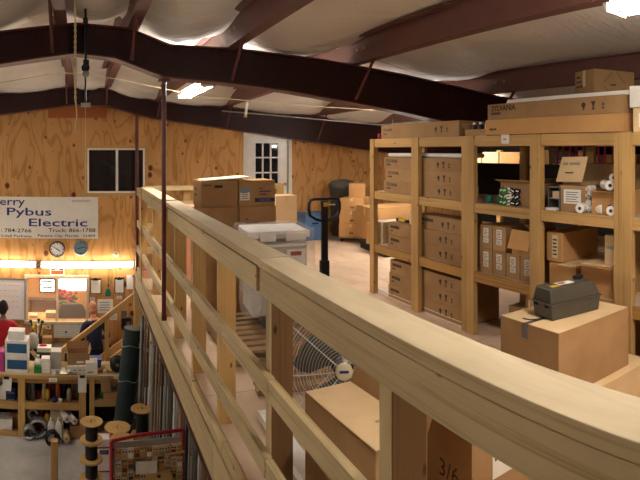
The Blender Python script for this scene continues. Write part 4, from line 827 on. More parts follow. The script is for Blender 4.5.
# banner
r, w, h = wbox('shop_banner', 'wide white banner with dark blue serif lettering on the plywood wall', 'banner', -60, 98, 195.5, 238.5, 'banner', .012)
pxz = lambda px, py: (XY(px, WY) - r.location.x, at(px, py, Y=WY).z - r.location.z)
def serif(m, s, px, py, hpx, mat, sx=1.35, y=.012, w_px=None, ser=True):
    """text with slab serifs; baseline left at px,py; hpx = cap height in px"""
    size = hpx / .73 * WY / F; x, z = pxz(px, py); k = sx
    if w_px: vs, fs, a, c = text_mesh(s, .012); k = (w_px * WY / F) / ((c - a) * size)
    m.text(s, size, mat, WM(x, z, y), sx=k, bold=.012)
    if ser:
        vs, fs, a, c = text_mesh(s, .012); FM = WM(x, z, y + .0003)
        xs = sorted({round((v.x - a), 2) for v in vs if abs(v.y) < .004})
        # feet: short bars under every stem that touches the baseline
        runs = []; 
        for q in xs:
            if runs and q - runs[-1][1] < .1: runs[-1][1] = q
            else: runs.append([q, q])
        for q0, q1 in runs:
            if q1 - q0 < .18: m.bx((q0 - .05) * size * k, (q1 + .05) * size * k, 0, .035 * size, 0, .0006, mat, FM)
m = MB()
serif(m, 'J', -20, 204.5, 7.5, 'ink_blue'); serif(m, 'erry', 0, 204.8, 8, 'ink_blue', w_px=25.5)
serif(m, 'Pybus', 7, 215, 8, 'ink_blue', w_px=45); serif(m, 'Electric', 29, 226, 8, 'ink_blue', w_px=58.5)
m.build('large_lettering', r)
m = MB(); serif(m, ': 784-2766', 1, 231.8, 3.9, 'ink', w_px=31, ser=False); serif(m, 'Truck: 866-1788', 48.5, 231.8, 3.9, 'ink', w_px=47, ser=False)
serif(m, 'Tindall Parkway', -2, 236.6, 2.6, 'ink', w_px=34.5, ser=False); serif(m, 'Panama City, Florida   32404', 38, 236.6, 2.6, 'ink', w_px=57, ser=False); serif(m, 'ER0007050', 72, 202, 2.4, 'pencil', w_px=18.5, ser=False)
m.build('small_lettering', r)
# clocks
def clock(label, px, py, rp_, face, rim, hands):
    c = at(px, py, Y=WY); R_ = rp_ * WY / F; r = thing('wall_clock', label, 'clock', (c.x, WY - .002, c.z)); FM = R(pi / 2, 'X')
    m = MB(); m.lathe([(R_ * .9, 0), (R_, 0), (R_, .04), (R_ * .88, .045), (R_ * .86, .03)], rim, 32, FM); m.build('rim', r)
    m = MB(); m.cyl((0, 0, .0), R_ * .9, .03, face, 32, FM)
    for i in range(12): a = i * pi / 6; m.box((R_ * .74 * sin(a), R_ * .74 * cos(a), .0315), (.012, .02, .001) if i % 3 else (.016, .03, .001), 'ink', FM)
    m.build('face', r); m = MB()
    for a, L, wd_ in hands: m.prism([(-wd_, -.02), (wd_, -.02), (wd_, L * R_), (-wd_, L * R_)], .032, .034, 'black_plastic', FM @ R(-radians(a)))
    m.build('hands', r)
clock('round wall clock with a plain white dial, left of the two', 57.3, 249, 7.8, 'white_gloss', 'black_plastic', ((305, .6, .006), (125, .45, .008)))
clock('round wall clock with a greyish picture dial, right of the two', 80.7, 247.6, 7.6, 'dial_blue', 'galv', ((80, .6, .006), (260, .5, .008)))
c = at(116, 254, Y=WY); r = thing('thermostat', 'small round brass-coloured thermostat on the wall right of the clocks', 'thermostat', (c.x, WY - .002, c.z)); m = MB(); m.lathe([(.06, 0), (.06, .02), (.045, .03), (.001, .03)], 'cream', 20, R(pi/2, 'X')); m.build('ring', r); m = MB(); m.cyl((0, 0, .03), .022, .01, 'brass_tag', 14, R(pi/2, 'X')); m.build('dial', r)
# wall tubes
for i, (a, c_) in enumerate(((-50, 36.5), (41, 133))):
    xa, xb = XY(a, WY), XY(c_, WY); zc_ = at(60, 264, Y=WY).z; r = thing('wall_fluorescent', ['long glowing tube lamp above the whiteboard, left of the two on the wall', 'long glowing tube lamp above the office window, right of the two on the wall'][i], 'lamp', ((xa + xb) / 2, WY - .002, zc_), 0, 'wall tube lamps'); L = xb - xa
    m = MB(); m.bx(-L / 2, L / 2, -.05, 0, -.05, .05, 'white_paint'); m.build('housing', r)
    for z in (-.032, .032):
        m = MB(); m.cyl((0, 0, -L / 2 + .02), .02, L - .04, 'tube_glow_wall', 10, T(0, -.075, z) @ R(pi / 2, 'Y')); m.build('tube', r)
    for s in (-1, 1): m = MB(); m.bx(s * L / 2 - .015, s * L / 2 + .015, -.1, -.05, -.055, .055, 'white_gloss'); m.build('socket', r)
m = MB(); m.bx(-.04, .04, -.05, 0, -.05, .05, 'brass_tag'); m.cyl((0, 0, .05), .02, .02, 'white_gloss', 10, R(pi / 2, 'X')); tag(m.build('junction_box', None, (XY(38.7, WY), WY - .003, at(38, 264, Y=WY).z)), 'small tan junction box between the two wall tube lamps', 'junction box')
r, w, h = wbox('wall_notice', 'small framed orange and black notice above the office window', 'sign', 50, 64.5, 267.5, 274.8, 'paper', .012); m = MB(); m.bx(-w*.42, w*.42, -.014, -.012, h*.1, h*.62, 'orange'); m.bx(-w*.42, -w*.12, -.014, -.012, h*.68, h*.88, 'ink'); m.bx(w*.12, w*.42, -.014, -.012, h*.68, h*.88, 'ink'); m.build('print', r)
r, w, h = wbox('whiteboard', 'large whiteboard with faint writing behind the person in the red shirt', 'whiteboard', -60, 24.5, 275.5, 319, 'whiteboard', .02)
m = MB(); m.bx(-w/2, w/2, -.028, 0, h - .015, h + .012, 'galv'); m.bx(-w/2, w/2, -.05, 0, -.02, .0, 'galv'); m.bx(w/2, w/2 + .02, -.028, 0, -.02, h + .012, 'galv'); m.build('frame', r)
m = MB(); random.seed(5)
for i in range(5):
    x = w / 2 - .55
    for k in range(6): m.bx(x, x + random.uniform(.03, .07), -.0212, -.02, h - .12 - .1 * i, h - .112 - .1 * i, 'peach'); x += .08
m.build('writing', r)
def clip(label, px0, px1, py0, py1, back):
    r, w, h = wbox('clipboard', label, 'clipboard', px0, px1, py0, py1, back, .008, 'clipboards'); m = MB(); m.bx(-w*.42, w*.42, -.012, -.008, h*.04, h*.88, 'paper'); m.build('paper_sheet', r); m = MB(); m.bx(-w*.25, w*.25, -.03, -.008, h*.86, h*.96, 'black_metal'); m.cyl((0, 0, 0), .02, .02, 'black_metal', 12, T(0, -.01, h*.98) @ R(pi/2, 'X')); m.build('clip', r)
clip('clipboard with white sheets just right of the office window', 90.2, 101.3, 278, 293.5, 'lumber_dark'); clip('clipboard with white sheets between the green swatter and the red pole', 114.5, 124.3, 277.5, 293, 'black_plastic')
r, w, h = wbox('paper_notice', 'white paper sheet pinned to the wall beside the red pole', 'paper', 126.5, 133, 275, 289, 'paper', .003)
c = at(108, 296, Y=WY); r = thing('fly_swatter', 'teal-green dustpan with a long handle hanging on the wall between the clipboards', 'dustpan', (c.x, WY - .004, c.z)); m = MB(); m.prism([(-.05, 0), (.05, 0), (.055, .06), (.03, .13), (-.03, .13), (-.055, .06)], 0, .015, 'teal', R(pi/2, 'X')); m.build('pan', r, bevel=.003); m = MB(); m.cyl((0, -.012, .13), .009, .22, 'teal', 8); m.build('handle', r); m = MB(); m.cyl((0, 0, 0), .015, .01, 'black_metal', 10, T(.01, -.02, .2) @ R(pi/2, 'X')); m.build('hook', r)
for nm, lab, ct, a in (('paper_notice', 'small white card under the left clipboard', 'paper', (90, 95, 297.5, 301)), ('paper_notice', 'printed sheet pinned to the wall above the bald person', 'paper', (97.5, 113, 299.3, 313)), ('paper_notice', 'small white card under the right clipboard', 'paper', (116.5, 122, 296, 299)), ('paper_notice', 'small white note low on the wall beside the bald person', 'paper', (110, 117, 313.5, 320)), ('paper_notice', 'little dark-framed card near the corner post, beyond the handrail', 'card', (121.5, 126.5, 311, 316.5))):
    r, w, h = wbox(nm, lab, ct, *a, 'paper' if 'dark' not in lab else 'trash_grey', .003)
    m = MB()
    for k in range(4): m.bx(-w*.38, w*.3, -.0042, -.003, h*(.2+.18*k), h*(.2+.18*k)+h*.06, 'pencil')
    m.build('print', r)
r, w, h = wbox('planner_sheet', 'large white planner sheet pinned below the office window', 'paper', 54, 84, 324.8, 337.8, 'paper', .003); m = MB(); m.cyl((0, 0, 0), .02, .001, 'blue_bright', 12, T(-w*.1, -.003, h*.45) @ R(pi/2, 'X'))
for k in range(5): m.bx(-w*.45, w*.45, -.0042, -.003, h*(.12+.18*k), h*(.12+.18*k)+.003, 'pencil')
m.build('print', r)
r, w, h = wbox('wall_outlet', 'small white switch plate under the left corner of the office window', 'outlet', 45.5, 51, 324.5, 329, 'white_gloss', .01); m = MB(); m.bx(-.012, .012, -.014, -.01, h*.3, h*.7, 'black_plastic'); m.build('switch', r)
# dark telephone / gadgets
c = at(126, 327, Y=WY); r = thing('wall_telephone', 'black wall telephone beside the corner post under the handrail', 'telephone', (c.x, WY - .002, c.z)); m = MB(); m.bx(-.09, .09, -.07, 0, 0, .18, 'black_plastic'); m.build('body', r, bevel=.01); m = MB(); m.bx(-.08, -.03, -.11, -.07, -.02, .19, 'black_plastic'); m.build('handset', r, bevel=.01); m = MB(); m.bx(0, .07, -.074, -.07, .04, .12, 'grey_metal'); m.build('keypad', r)

# ------------------------------------------------------------------ inside the office
OYf = WY + 2.6
def obx(px0, px1, py0, py1, Y): a, c = at(px0, py0, Y=Y), at(px1, py1, Y=Y); return a.x, c.x, c.z, a.z
x0, x1, z0, z1 = obx(41, 54, 279.5, 291, OYf); r = thing('framed_picture', 'framed picture of green leaves on the back wall of the office', 'picture', ((x0+x1)/2, OYf, z0)); w = x1 - x0; h = z1 - z0
m = MB(); m.bx(-w/2-.03, w/2+.03, -.03, 0, -.03, h+.03, 'lumber_dark'); m.build('frame', r); m = MB(); m.bx(-w/2, w/2, -.034, -.03, 0, h, 'daylight'); m.build('sheet', r); m = MB()  # picture sheet glows by itself, its brightness put into the material
for i in range(22): m.ball((-w*.42 + w*.035*i, -.036, h*(.62+.3*sin(i*2.1))), .022, 'leaf', (1.5, .15, 1), 6)
m.tube([(-w*.2, -.036, 0), (-w*.25, -.036, h*.5)], .008, 'leaf', 5)
m.build('print', r)
x0, x1, z0, z1 = obx(59, 88, 279, 290, OYf); r = thing('office_window', 'bright daylit window at the back of the office', 'window', ((x0+x1)/2, OYf, z0)); w = x1 - x0; h = z1 - z0; m = MB(); m.bx(-w/2-.05, w/2+.05, -.02, 0, -.05, h+.05, 'cream'); m.build('frame', r); m = MB(); m.bx(-w/2, w/2, -.024, -.02, 0, h, 'daylight'); m.build('pane', r)
dk = thing('office_desk', 'tan office desk below the office window panes', 'desk', (-.55, WY + 1.3, 0)); m = MB(); m.bx(-.9, 1.1, -.35, .35, .85, .9, 'office_wall'); m.build('top', dk); m = MB(); m.bx(-.88, 1.08, .28, .3, 0, .85, 'lumber_old'); m.build('panel', dk)
for x in (-.86, 1.06): m = MB(); m.bx(x - .03, x + .03, -.3, .3, 0, .85, 'lumber_old'); m.build('side_panel', dk)
cx_, Yc = XY(72, WY + .75), WY + .75
ch = thing('office_chair', 'dark high-backed office chair seen through the right office pane', 'chair', (cx_, Yc, 0)); zt = at(72, 303, Y=Yc).z
m = MB(); m.prism([(-.27, zt - .62), (.27, zt - .62), (.27, zt - .15), (.2, zt), (-.2, zt), (-.27, zt - .15)], -.05, .05, 'trash_grey', basis((0, 0, 0), (1, 0, 0), (0, 0, 1))); m.build('backrest', ch, bevel=.03); m = MB(); m.bx(-.26, .26, -.02, .5, .5, .6, 'black_cloth'); m.build('seat', ch, bevel=.03); m = MB(); m.cyl((0, .22, .1), .03, .4, 'black_metal'); m.build('column', ch)
m = MB()
for k in range(5): a = 2 * pi * k / 5; m.tube([(0, .22, .12), (.28 * cos(a), .22 + .28 * sin(a), .05)], .02, 'black_metal', 6)
m.build('base', ch)
c = at(66, 303, Y=WY + 1.25); r = thing('potted_flowers', 'pot of red flowers standing on the office desk', 'flowers', (c.x, c.y, .9)); m = MB(); m.lathe([(.001, 0), (.07, 0), (.1, .14), (.09, .14), (.001, .13)], 'orange', 18); m.build('pot', r); m = MB(); random.seed(2)
ztf = at(66, 297, Y=WY + 1.25).z - .9
for k in range(26): a = random.uniform(0, 6.28); q = random.uniform(.02, .2); m.ball((q * cos(a), q * sin(a) * .6, ztf - .15 + random.uniform(0, .22)), .045, 'leaf', (1.2, .5, .6), 5)
m.tube([(0, 0, .1), (0, 0, ztf - .1)], .02, 'leaf', 6); m.build('foliage', r); m = MB()
for k in range(16): a = k * 2.4; q = .05 + .012 * k; m.ball((q * cos(a), q * sin(a) * .6 - .05, ztf - .02 + .025 * (k % 8)), .045, 'petal', (1, .7, .8), 6)
m.build('blossom', r)
for i, (px, w_) in enumerate(((33, .16), (51, .22))):
    c = at(px, 317, Y=WY + .9); r = carton(['small cream card box on the office desk, left one', 'cream letter tray stack on the office desk, right one'][i], (c.x, WY + 1.05, .9), (w_, .2, .2 if i else .14), mat='cream', tape=None, name='desk_box')
x0, x1, z0, z1 = obx(29.5, 57, 296, 299, OYf); m = MB(); m.bx(x0, x1, -.2, 0, z0, z0 + .03, 'lumber_dark'); m.bx(x0, x1, -.2, 0, z0 - .33, z0 - .3, 'lumber_dark')
for x in (x0 + .02, x1 - .02): m.bx(x - .02, x + .02, -.2, 0, z0 - .33, z0, 'lumber_dark')
tag(m.build('wall_shelf', None, (0, OYf, 0)), 'thin brown wall shelf at the back of the office', 'shelf')

# ------------------------------------------------------------------ workbench in the shop
BY = 8.36; BT = .95
wb = thing('workbench', 'long homemade lumber workbench with open shelves on the shop floor, below the office window', 'workbench', (-.6, BY, 0))
bxl, bxr = -3.0, XY(126, BY)
def bb_(name, x0, x1, y0, y1, z0, z1, m='lumber_pine'):
    L = max(x1 - x0, y1 - y0, z1 - z0); ax = [x1 - x0, y1 - y0, z1 - z0].index(L); c = Vector(((x0+x1)/2, (y0+y1)/2, (z0+z1)/2))
    d = Vector((0, 0, 0)); d[ax] = L / 2; dims = [x1 - x0, y1 - y0, z1 - z0]
    up = [(0, 0, 1), (0, 0, 1), (1, 0, 0)][ax]; w = dims[2] if ax < 2 else dims[0]; t_ = dims[1] if ax == 0 else (dims[0] if ax == 1 else dims[1])
    return board(name, c - d, c + d, w, t_, m, wb, up)
bb_('worktop', bxl, bxr, BY - .01, BY + .55, BT - .025, BT, 'lumber_treated'); bb_('front_edge', bxl, bxr, BY - .03, BY - .01, BT - .055, BT, 'lumber_pine')
bb_('front_rail', bxl, bxr, BY, BY + .036, BT - .13, BT - .03, 'lumber_old')
for px0, px1, y_ in ((18, 25, 0), (79, 86, 0), (89.5, 94.5, .0), (-47, -40, 0)):
    a, c = XY(px0, BY), XY(px1, BY); bb_('post', a, c, BY - .012, BY + .08, 0, BT - .05, 'lumber_pine')
for a in (XY(22, BY), XY(82, BY), bxr - .05): bb_('rear_post', a - .045, a + .045, BY + .48, BY + .54, 0, BT - .03, 'lumber_old')
zs1, zs0 = at(50, 403.5, Y=BY).z, at(8, 432, Y=BY).z
bb_('shelf_rail', XY(24, BY), XY(80, BY), BY, BY + .036, zs1 - .10, zs1, 'lumber_pine'); bb_('shelf_rail', bxl, XY(19, BY), BY, BY + .036, zs1 - .11, zs1 - .01, 'lumber_pine'); zr = at(108, 400, Y=BY).z; bb_('shelf_rail', XY(94, BY), bxr, BY, BY + .036, zr - .1, zr, 'lumber_pine')
bb_('shelf_rail', bxl, XY(19, BY), BY, BY + .036, zs0 - .07, zs0, 'lumber_pine')
bb_('shelf_board', bxl, XY(80, BY), BY + .03, BY + .5, zs1 - .03, zs1 - .012, 'lumber_old'); bb_('shelf_board', XY(90, BY), bxr, BY + .03, BY + .5, zr - .03, zr - .012, 'lumber_old'); bb_('shelf_board', bxl, XY(20, BY), BY + .03, BY + .5, zs0 - .03, zs0 - .012, 'lumber_old')
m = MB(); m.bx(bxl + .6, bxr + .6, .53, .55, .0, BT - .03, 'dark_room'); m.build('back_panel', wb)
# papers hanging from the bench front
def hang(label, px0, px1, py0, py1, mat='paper', Y=BY - .035, tilt=0):
    a, c = at(px0, py0, Y=Y), at(px1, py1, Y=Y); r = thing('hanging_paper', label, 'paper', ((a.x+c.x)/2, Y, c.z)); w, h = c.x - a.x, a.z - c.z; m = MB(); m.bx(-w/2, w/2, -.004, 0, 0, h, mat, R(tilt, 'Y')); m.build('sheet', r); m = MB(); m.bx(-w*.3, w*.3, -.012, 0, h - .02, h + .02, 'black_metal' if mat == 'paper' else 'galv'); m.build('clip', r); return r
hang('white sheet clipped to the bench edge left of the first post', 2, 11, 377.5, 391, tilt=.08); hang('white sheet on a black clip hanging on the bench post', 78, 86.5, 376.5, 392.5); hang('brown card hanging over the right bay of the bench', 101, 110.5, 377, 391.5, 'cardboard')
for lab, px0, px1, py in (('white price tag on the bench front rail, middle bay', 49, 57, 379), ('white price tag on the bench front rail, right end', 114, 122, 375.5)):
    a, c = at(px0, py - 2, Y=BY), at(px1, py + 2, Y=BY); m = MB(); m.bx(-(c.x-a.x)/2, (c.x-a.x)/2, -.004, 0, 0, a.z-c.z, 'paper'); m.bx(-(c.x-a.x)*.35, (c.x-a.x)*.35, -.005, -.004, .02, .03, 'pencil'); tag(m.build('shelf_tag', None, ((a.x+c.x)/2, BY - .031, c.z)), lab, 'tag')
# bottles, tubes, cans on the bench shelf
def bottle(label, px, h, r_, mat, z, cap='black_plastic', Y=BY + .12, group='containers on the bench shelf', kind='bottle'):
    r = thing(kind, label, kind.replace('_', ' '), (XY(px, Y), Y, z), 0, group); m = MB(); m.lathe([(.001, 0), (r_, 0), (r_, h * .75), (r_ * .5, h * .88), (r_ * .4, h * .9), (r_ * .4, h * .95)], mat, 14); m.build('body', r); m = MB(); m.lathe([(r_ * .45, h * .9), (r_ * .45, h), (.001, h)], cap, 12); m.build('cap', r)
items = [(29, .33, .03, 'trash_grey', 'slim dark grey tube at the left end of the middle bench bay', 0), (33, .36, .035, 'grey_metal', 'taller grey tube, second from the left in the middle bench bay', 0), (38.5, .12, .03, 'red_paint', 'low red cap can behind the tubes in the middle bench bay', .06), (44, .28, .03, 'cream', 'cream bottle left of the yellow one on the bench shelf', .06), (47.5, .20, .035, 'yellow', 'bright yellow bottle on the bench shelf', 0), (50, .30, .035, 'red_paint', 'dark red bottle standing behind the yellow one', .12), (53.5, .40, .03, 'navy_cloth', 'tall navy tube in the middle of the bench shelf', .06), (54.5, .08, .035, 'blue_bright', 'small blue-lidded tub in front of the navy tube', -.04), (58, .3, .04, 'orange', 'orange can right of the navy tube on the bench shelf', .02), (60.5, .07, .035, 'white_gloss', 'small white tub in front of the orange can', -.05), (63, .36, .03, 'green_pipe', 'tall dark green tube right of the orange can', .1), (69, .22, .035, 'light_grey', 'light grey can at the right end of the middle bench bay', 0), (73, .30, .03, 'cardboard_orange', 'brown bottle behind the light grey can', .12), (76.5, .3, .03, 'trash_grey', 'dark bottle against the right post of the middle bench bay', .05)]
for px, h, r_, mat, lab, dy in items: bottle(lab, px, h, r_, mat, zs1 - .012, Y=BY + .13 + dy)
carton('white carton on the left bench shelf under the clipped sheet', (XY(3, BY + .2), BY + .22, zs1 - .022), (.18, .25, .22), mat='paper', tape=None); 
for i in range(2): carton(f'dark blue printed box on the left bench shelf, {["lower", "upper"][i]} one', (XY(11.8, BY + .2), BY + .2, zs1 - .022 + i * .10), (.15, .25, .098), mat='navy_print', tape=None, group='dark blue boxes', stickers=[('F', .02, .02, .13, .03, 'grey_blue_print')])
carton('white carton on the lowest left bench shelf, right one', (XY(8, BY + .2), BY + .2, zs0 - .012), (.16, .25, .16), mat='paper', tape=None); carton('white carton on the lowest left bench shelf, left one', (XY(-2, BY + .2), BY + .2, zs0 - .012), (.16, .25, .16), mat='paper', tape=None); carton('brown carton on the lowest left bench shelf by the post', (XY(15, BY + .3), BY + .3, zs0 - .012), (.12, .2, .2), tape=None)
carton('brown carton with a white label in the right bench bay', (XY(112, BY + .2), BY + .25, zr - .012), (.2, .2, .27), stickers=[('F', .06, .15, .15, .22, 'paper')]); carton('low brown carton in the right bench bay', (XY(110, BY + .1), BY + .07, zr - .012), (.2, .12, .12), mat='cardboard_orange'); bottle('green tub in the right bench bay', 102, .13, .045, 'green_bright', zr - .012, group=None)
# rolls and clutter on the floor under the bench
def coil(label, px, z, R_, w, mat, Y=BY - .05, a=0):
    r = thing('cable_coil', label, 'coil', (XY(px, Y), Y, z + R_), a, None); m = MB()
    for k in range(4): m.tube([(.0 + (R_ - .03) * cos(t_ * pi / 10), -w / 2 + w * k / 3, (R_ - .03) * sin(t_ * pi / 10)) for t_ in range(20)], .022, mat, 6, closed=True)
    m.build('loops', r); m = MB(); m.bx(R_ * .35, R_, -w / 2 - .03, w / 2 + .03, -.015, .015, 'black_plastic'); m.build('tie', r)
coil('grey cable coil standing on the floor leftmost of the clutter under the bench', 29, 0, .11, .1, 'galv'); coil('larger grey cable coil standing on the floor under the bench', 38, .0, .15, .1, 'galv', Y=BY + .02)
coil('black cable loop lying in front of the white rolls under the bench', 52, 0, .12, .05, 'cable_black', Y=BY - .22, a=.3); coil('small grey coil stacked behind the two coils under the bench', 33, .2, .1, .08, 'light_grey', Y=BY + .15)
roll('white roll lying on the rolls under the bench, its end facing out, left one', (XY(64.5, BY), BY + .05, .33), .05, .3, pi / 2 + .3); roll('white roll lying on the rolls under the bench, its end facing out, right one', (XY(71, BY), BY + .05, .3), .048, .3, pi / 2 + .4, core='red_paint')
for i, px in enumerate((51, 58.5)):
    r = thing('white_jug', ['white plastic jug on the floor under the bench, left one', 'white plastic jug on the floor under the bench, right one'][i], 'jug', (XY(px, BY - .1), BY - .1, .0)); m = MB(); m.bx(-.05, .05, -.05, .05, 0, .25, 'white_gloss'); loftbox(m, -.05, .05, -.05, .05, .25, -.02, .02, -.02, .02, .32, 'white_gloss'); m.build('body', r, bevel=.01); m = MB(); m.cyl((0, 0, .32), .02, .03, 'white_paint', 10); m.build('cap', r)
roll('tan roll standing under the bench right of the white jugs', (XY(66, BY - .12), BY - .12, .11), .045, .22, pi / 2 + .1, mat='cardboard_light')
bottle('red and brown paint can under the bench behind the coils', 41, .3, .08, 'red_paint', .0, Y=BY + .28, group=None, cap='galv', kind='paint_can'); bottle('yellow-topped bottle under the bench between coils and jugs', 47, .34, .05, 'yellow', 0, Y=BY + .15, group=None); bottle('grey bottle under the bench left of the paint can', 31, .42, .05, 'trash_grey', 0, Y=BY + .35, group=None)
carton('low tan carton on the floor under the bench by the spools', (XY(78, BY + .1), BY + .1, 0), (.25, .25, .2), tape=None); carton('small cream carton standing behind the jugs under the bench', (XY(57, BY + .2), BY + .2, 0), (.2, .15, .38), mat='cream', tape=None)
# on the worktop
zb_ = BT
def top_box(label, px0, px1, py0, Y, mat='paper', z=BT, dep=.2, **k):
    a, c = XY(px0, Y), XY(px1, Y); zt = at((px0+px1)/2, py0, Y=Y).z; return carton(label, ((a + c) / 2, Y + dep / 2, z), (c - a, dep, zt - z), mat=mat, tape=None, **k)
for i in range(2):
    Y = BY + .01; a, c = XY(5, Y), XY(27.5, Y); r = carton(['blue and white printed carton on the left of the bench, lower one', 'blue and white printed carton on the left of the bench, upper one'][i], ((a+c)/2, Y + .17, BT + .245 * i), (c - a, .3, .243), mat='paper', tape=None, group='blue and white cartons', rz=-.03 * i)
    m = MB(); FM = face_M((c - a, .3, .243), 'F'); m.bx(.03, c - a - .01, .06, .2, -.0006, .0004, 'blue_print', FM); m.build('blue_panel', r)
top_box('plain white carton standing on the blue and white cartons', 8, 24, 331.5, BY + .06, z=BT + .49); top_box('pink packet standing beside the blue and white cartons on the bench', -8, 4, 352, BY + .05, mat='magenta')
r = thing('folded_lumber', 'pale crossed wooden boards leaning behind the white carton on the bench', 'board', (XY(14, 8.7), 8.72, BT)); m = MB(); m.box((-.1, 0, .3), (.45, .02, .06), 'lumber_treated', R(-.5, 'Y')); m.build('board', r); m = MB(); m.box((.22, .03, .35), (.45, .02, .06), 'lumber_treated', R(.9, 'Y')); m.build('board', r)
top_box('small green and white box on the bench with a white bulb on it', 34, 41.5, 367, BY + .05, mat='green_bright'); r = thing('light_bulb', 'white lamp bulb resting on the small green box', 'light bulb', (XY(38, BY + .12), BY + .13, at(38, 367, Y=BY + .05).z)); m = MB(); m.ball((0, 0, .055), .055, 'white_gloss'); m.ball((-.05, 0, .03), .03, 'white_gloss'); m.build('bulb', r); m = MB(); m.cyl((0, 0, .1), .022, .05, 'galv', 12); m.build('base', r)
for i in range(3): carton(f'small white box in the short stack on the bench right of the green box, {names[i]}', (XY(45.5, BY + .1), BY + .15, BT + .072 * i), (.13, .15, .07), mat='paper', tape=None, group='small white boxes stacked')
top_box('grey tan carton on the bench left of the stair post', 50.5, 61, 352, BY + .2, mat='light_grey'); 
r = carton('open empty cardboard box standing on the bench beside the stair rail', (XY(78, BY + .2), BY + .26, BT + .11), (.34, .28, .17), hollow=True, flaps=(('L', 75, .08), ('R', 75, .08), ('B', 75, .1)), rz=.05, stickers=[('F', .14, .03, .25, .06, 'paper')])
for i in range(4): carton(f'small white carton in the row under the open cardboard box, {["first", "second", "third", "fourth"][i]} from the left', (XY(70.3 + 5 * i, BY + .1), BY + .22, BT), (.072, .3, .108), mat='paper', tape=None, group='white cartons under the open box', prints=[('F', .01, .04, .03, '~aa', 'pencil')])
top_box('white carton at the right part of the bench', 85.5, 97.5, 363, BY + .02, stickers=[('F', .03, .03, .12, .05, 'pencil')]); r = thing('blue_tray', 'bright blue plastic tray behind the white carton on the bench', 'tray', (XY(94, BY + .35), BY + .38, BT)); m = MB(); loftbox(m, -.1, .1, -.08, .08, 0, -.12, .12, -.1, .1, .12, 'blue_bright'); m.build('body', r); m = MB(); m.bx(-.125, .125, -.105, .105, .115, .125, 'blue_bright'); m.build('rim', r)
m = MB(); m.bx(-.11, .11, -.12, .12, 0, .012, 'paper', R(.2, 'Z')); tag(m.build('paper_stack', None, (XY(58.5, BY + .1), BY + .14, BT)), 'loose white papers on the bench in front of the grey carton', 'paper')
m = MB(); m.bx(-.16, .16, -.06, .06, 0, .02, 'galv'); m.ball((.05, 0, .04), .03, 'white_gloss'); tag(m.build('parts_tray', None, (XY(66, BY), BY + .06, BT)), 'shallow tray of small white parts at the front edge of the bench', 'tray')
for i, (px, mat) in enumerate(((101, 'orange'), (105, 'cream'), (109, 'cardboard_orange'))):
    r = thing('hand_tool', ['orange-handled tool on the right of the bench', 'cream-coloured tool lying on the bench, middle of three', 'brown-handled tool on the bench next to the black reel'][i], 'tool', (XY(px, BY + .1), BY + .12, BT), .4 + i); m = MB(); m.tube([(-.06, 0, .025), (.02, 0, .025)], .022, mat, 8); m.build('handle', r); m = MB(); m.tube([(.02, 0, .025), (.1, 0, .025)], .01, 'grey_metal', 8); m.build('blade', r)
r = thing('wire_reel', 'black reel of wire standing on the right end of the bench', 'reel', (XY(117.5, BY + .1), BY + .14, BT + .115)); m = MB(); m.lathe([(.02, -.05), (.115, -.05), (.115, -.04), (.075, -.035), (.075, .035), (.115, .04), (.115, .05), (.02, .05)], 'black_plastic', 26, R(pi/2, 'X')); m.build('flanges', r); m = MB(); m.lathe([(.076, -.034), (.095, -.02), (.095, .02), (.076, .034)], 'cable_black', 20, R(pi/2, 'X')); m.build('wire', r); m = MB(); m.cyl((0, 0, .051), .03, .004, 'galv', 14, R(pi/2, 'X')); m.build('hub', r)
# low counter at the wall with things on it
wc = thing('wall_counter', 'low dark counter with drawers against the wall behind the bench', 'counter', (XY(36, 9.6), 9.72, 0)); zt = at(36, 352, Y=9.5).z; m = MB(); m.bx(-.5, .55, -.22, .22, 0, zt - .03, 'black_plastic'); m.build('body', wc); m = MB(); m.bx(-.52, .57, -.24, .24, zt - .03, zt, 'trash_grey'); m.build('top', wc)
for i in range(3): m = MB(); m.bx(-.4, -.05, -.235, -.22, zt - .25 - .2 * i, zt - .08 - .2 * i, 'dark_rubber'); m.bx(-.28, -.17, -.25, -.235, zt - .16 - .2 * i, zt - .15 - .2 * i, 'galv'); m.build('drawer', wc)
r = thing('desk_fan', 'rounded grey dome-shaped machine on the wall counter', 'machine', (XY(32.5, 9.55), 9.6, zt)); m = MB(); m.ball((0, 0, .15), .12, 'light_grey', (.9, .7, 1.25)); m.build('dome', r); m = MB(); m.cyl((0, 0, 0), .08, .03, 'black_plastic'); m.build('base', r)
r = thing('pencil_cup', 'cluster of yellow and white tools in a dark cup on the wall counter', 'cup', (XY(37, 9.75), 9.8, zt)); m = MB(); m.lathe([(.001, 0), (.08, 0), (.09, .2), (.08, .2), (.07, .05), (.001, .05)], 'black_plastic', 16); m.build('cup', r); random.seed(4)
for i in range(9): m = MB(); a = i * .7; m.tube([(.03 * cos(a), .03 * sin(a), .06), (.11 * cos(a), .06 * sin(a), .32 + .05 * (i % 3))], .012, ['yellow', 'white_gloss', 'black_plastic'][i % 3], 6); m.ball((.12 * cos(a), .065 * sin(a), .34 + .05 * (i % 3)), .03, ['yellow', 'white_gloss', 'black_plastic'][i % 3], (1, 1, 1), 6); m.build('tool', r)
m = MB(); m.ball((0, 0, .05), .05, 'red_paint', (1.6, 1, 1)); tag(m.build('red_ball', None, (XY(43, 9.6), 9.62, zt)), 'small bright red object on the wall counter beside the tool cup', 'part')
r = carton('white paper tray pile on the wall counter', (XY(44, 9.5), 9.6, zt), (.24, .2, .07), mat='paper', tape=None); carton('small brown carton behind the paper pile on the wall counter', (XY(47, 9.8), 9.83, zt), (.16, .14, .16), tape=None)

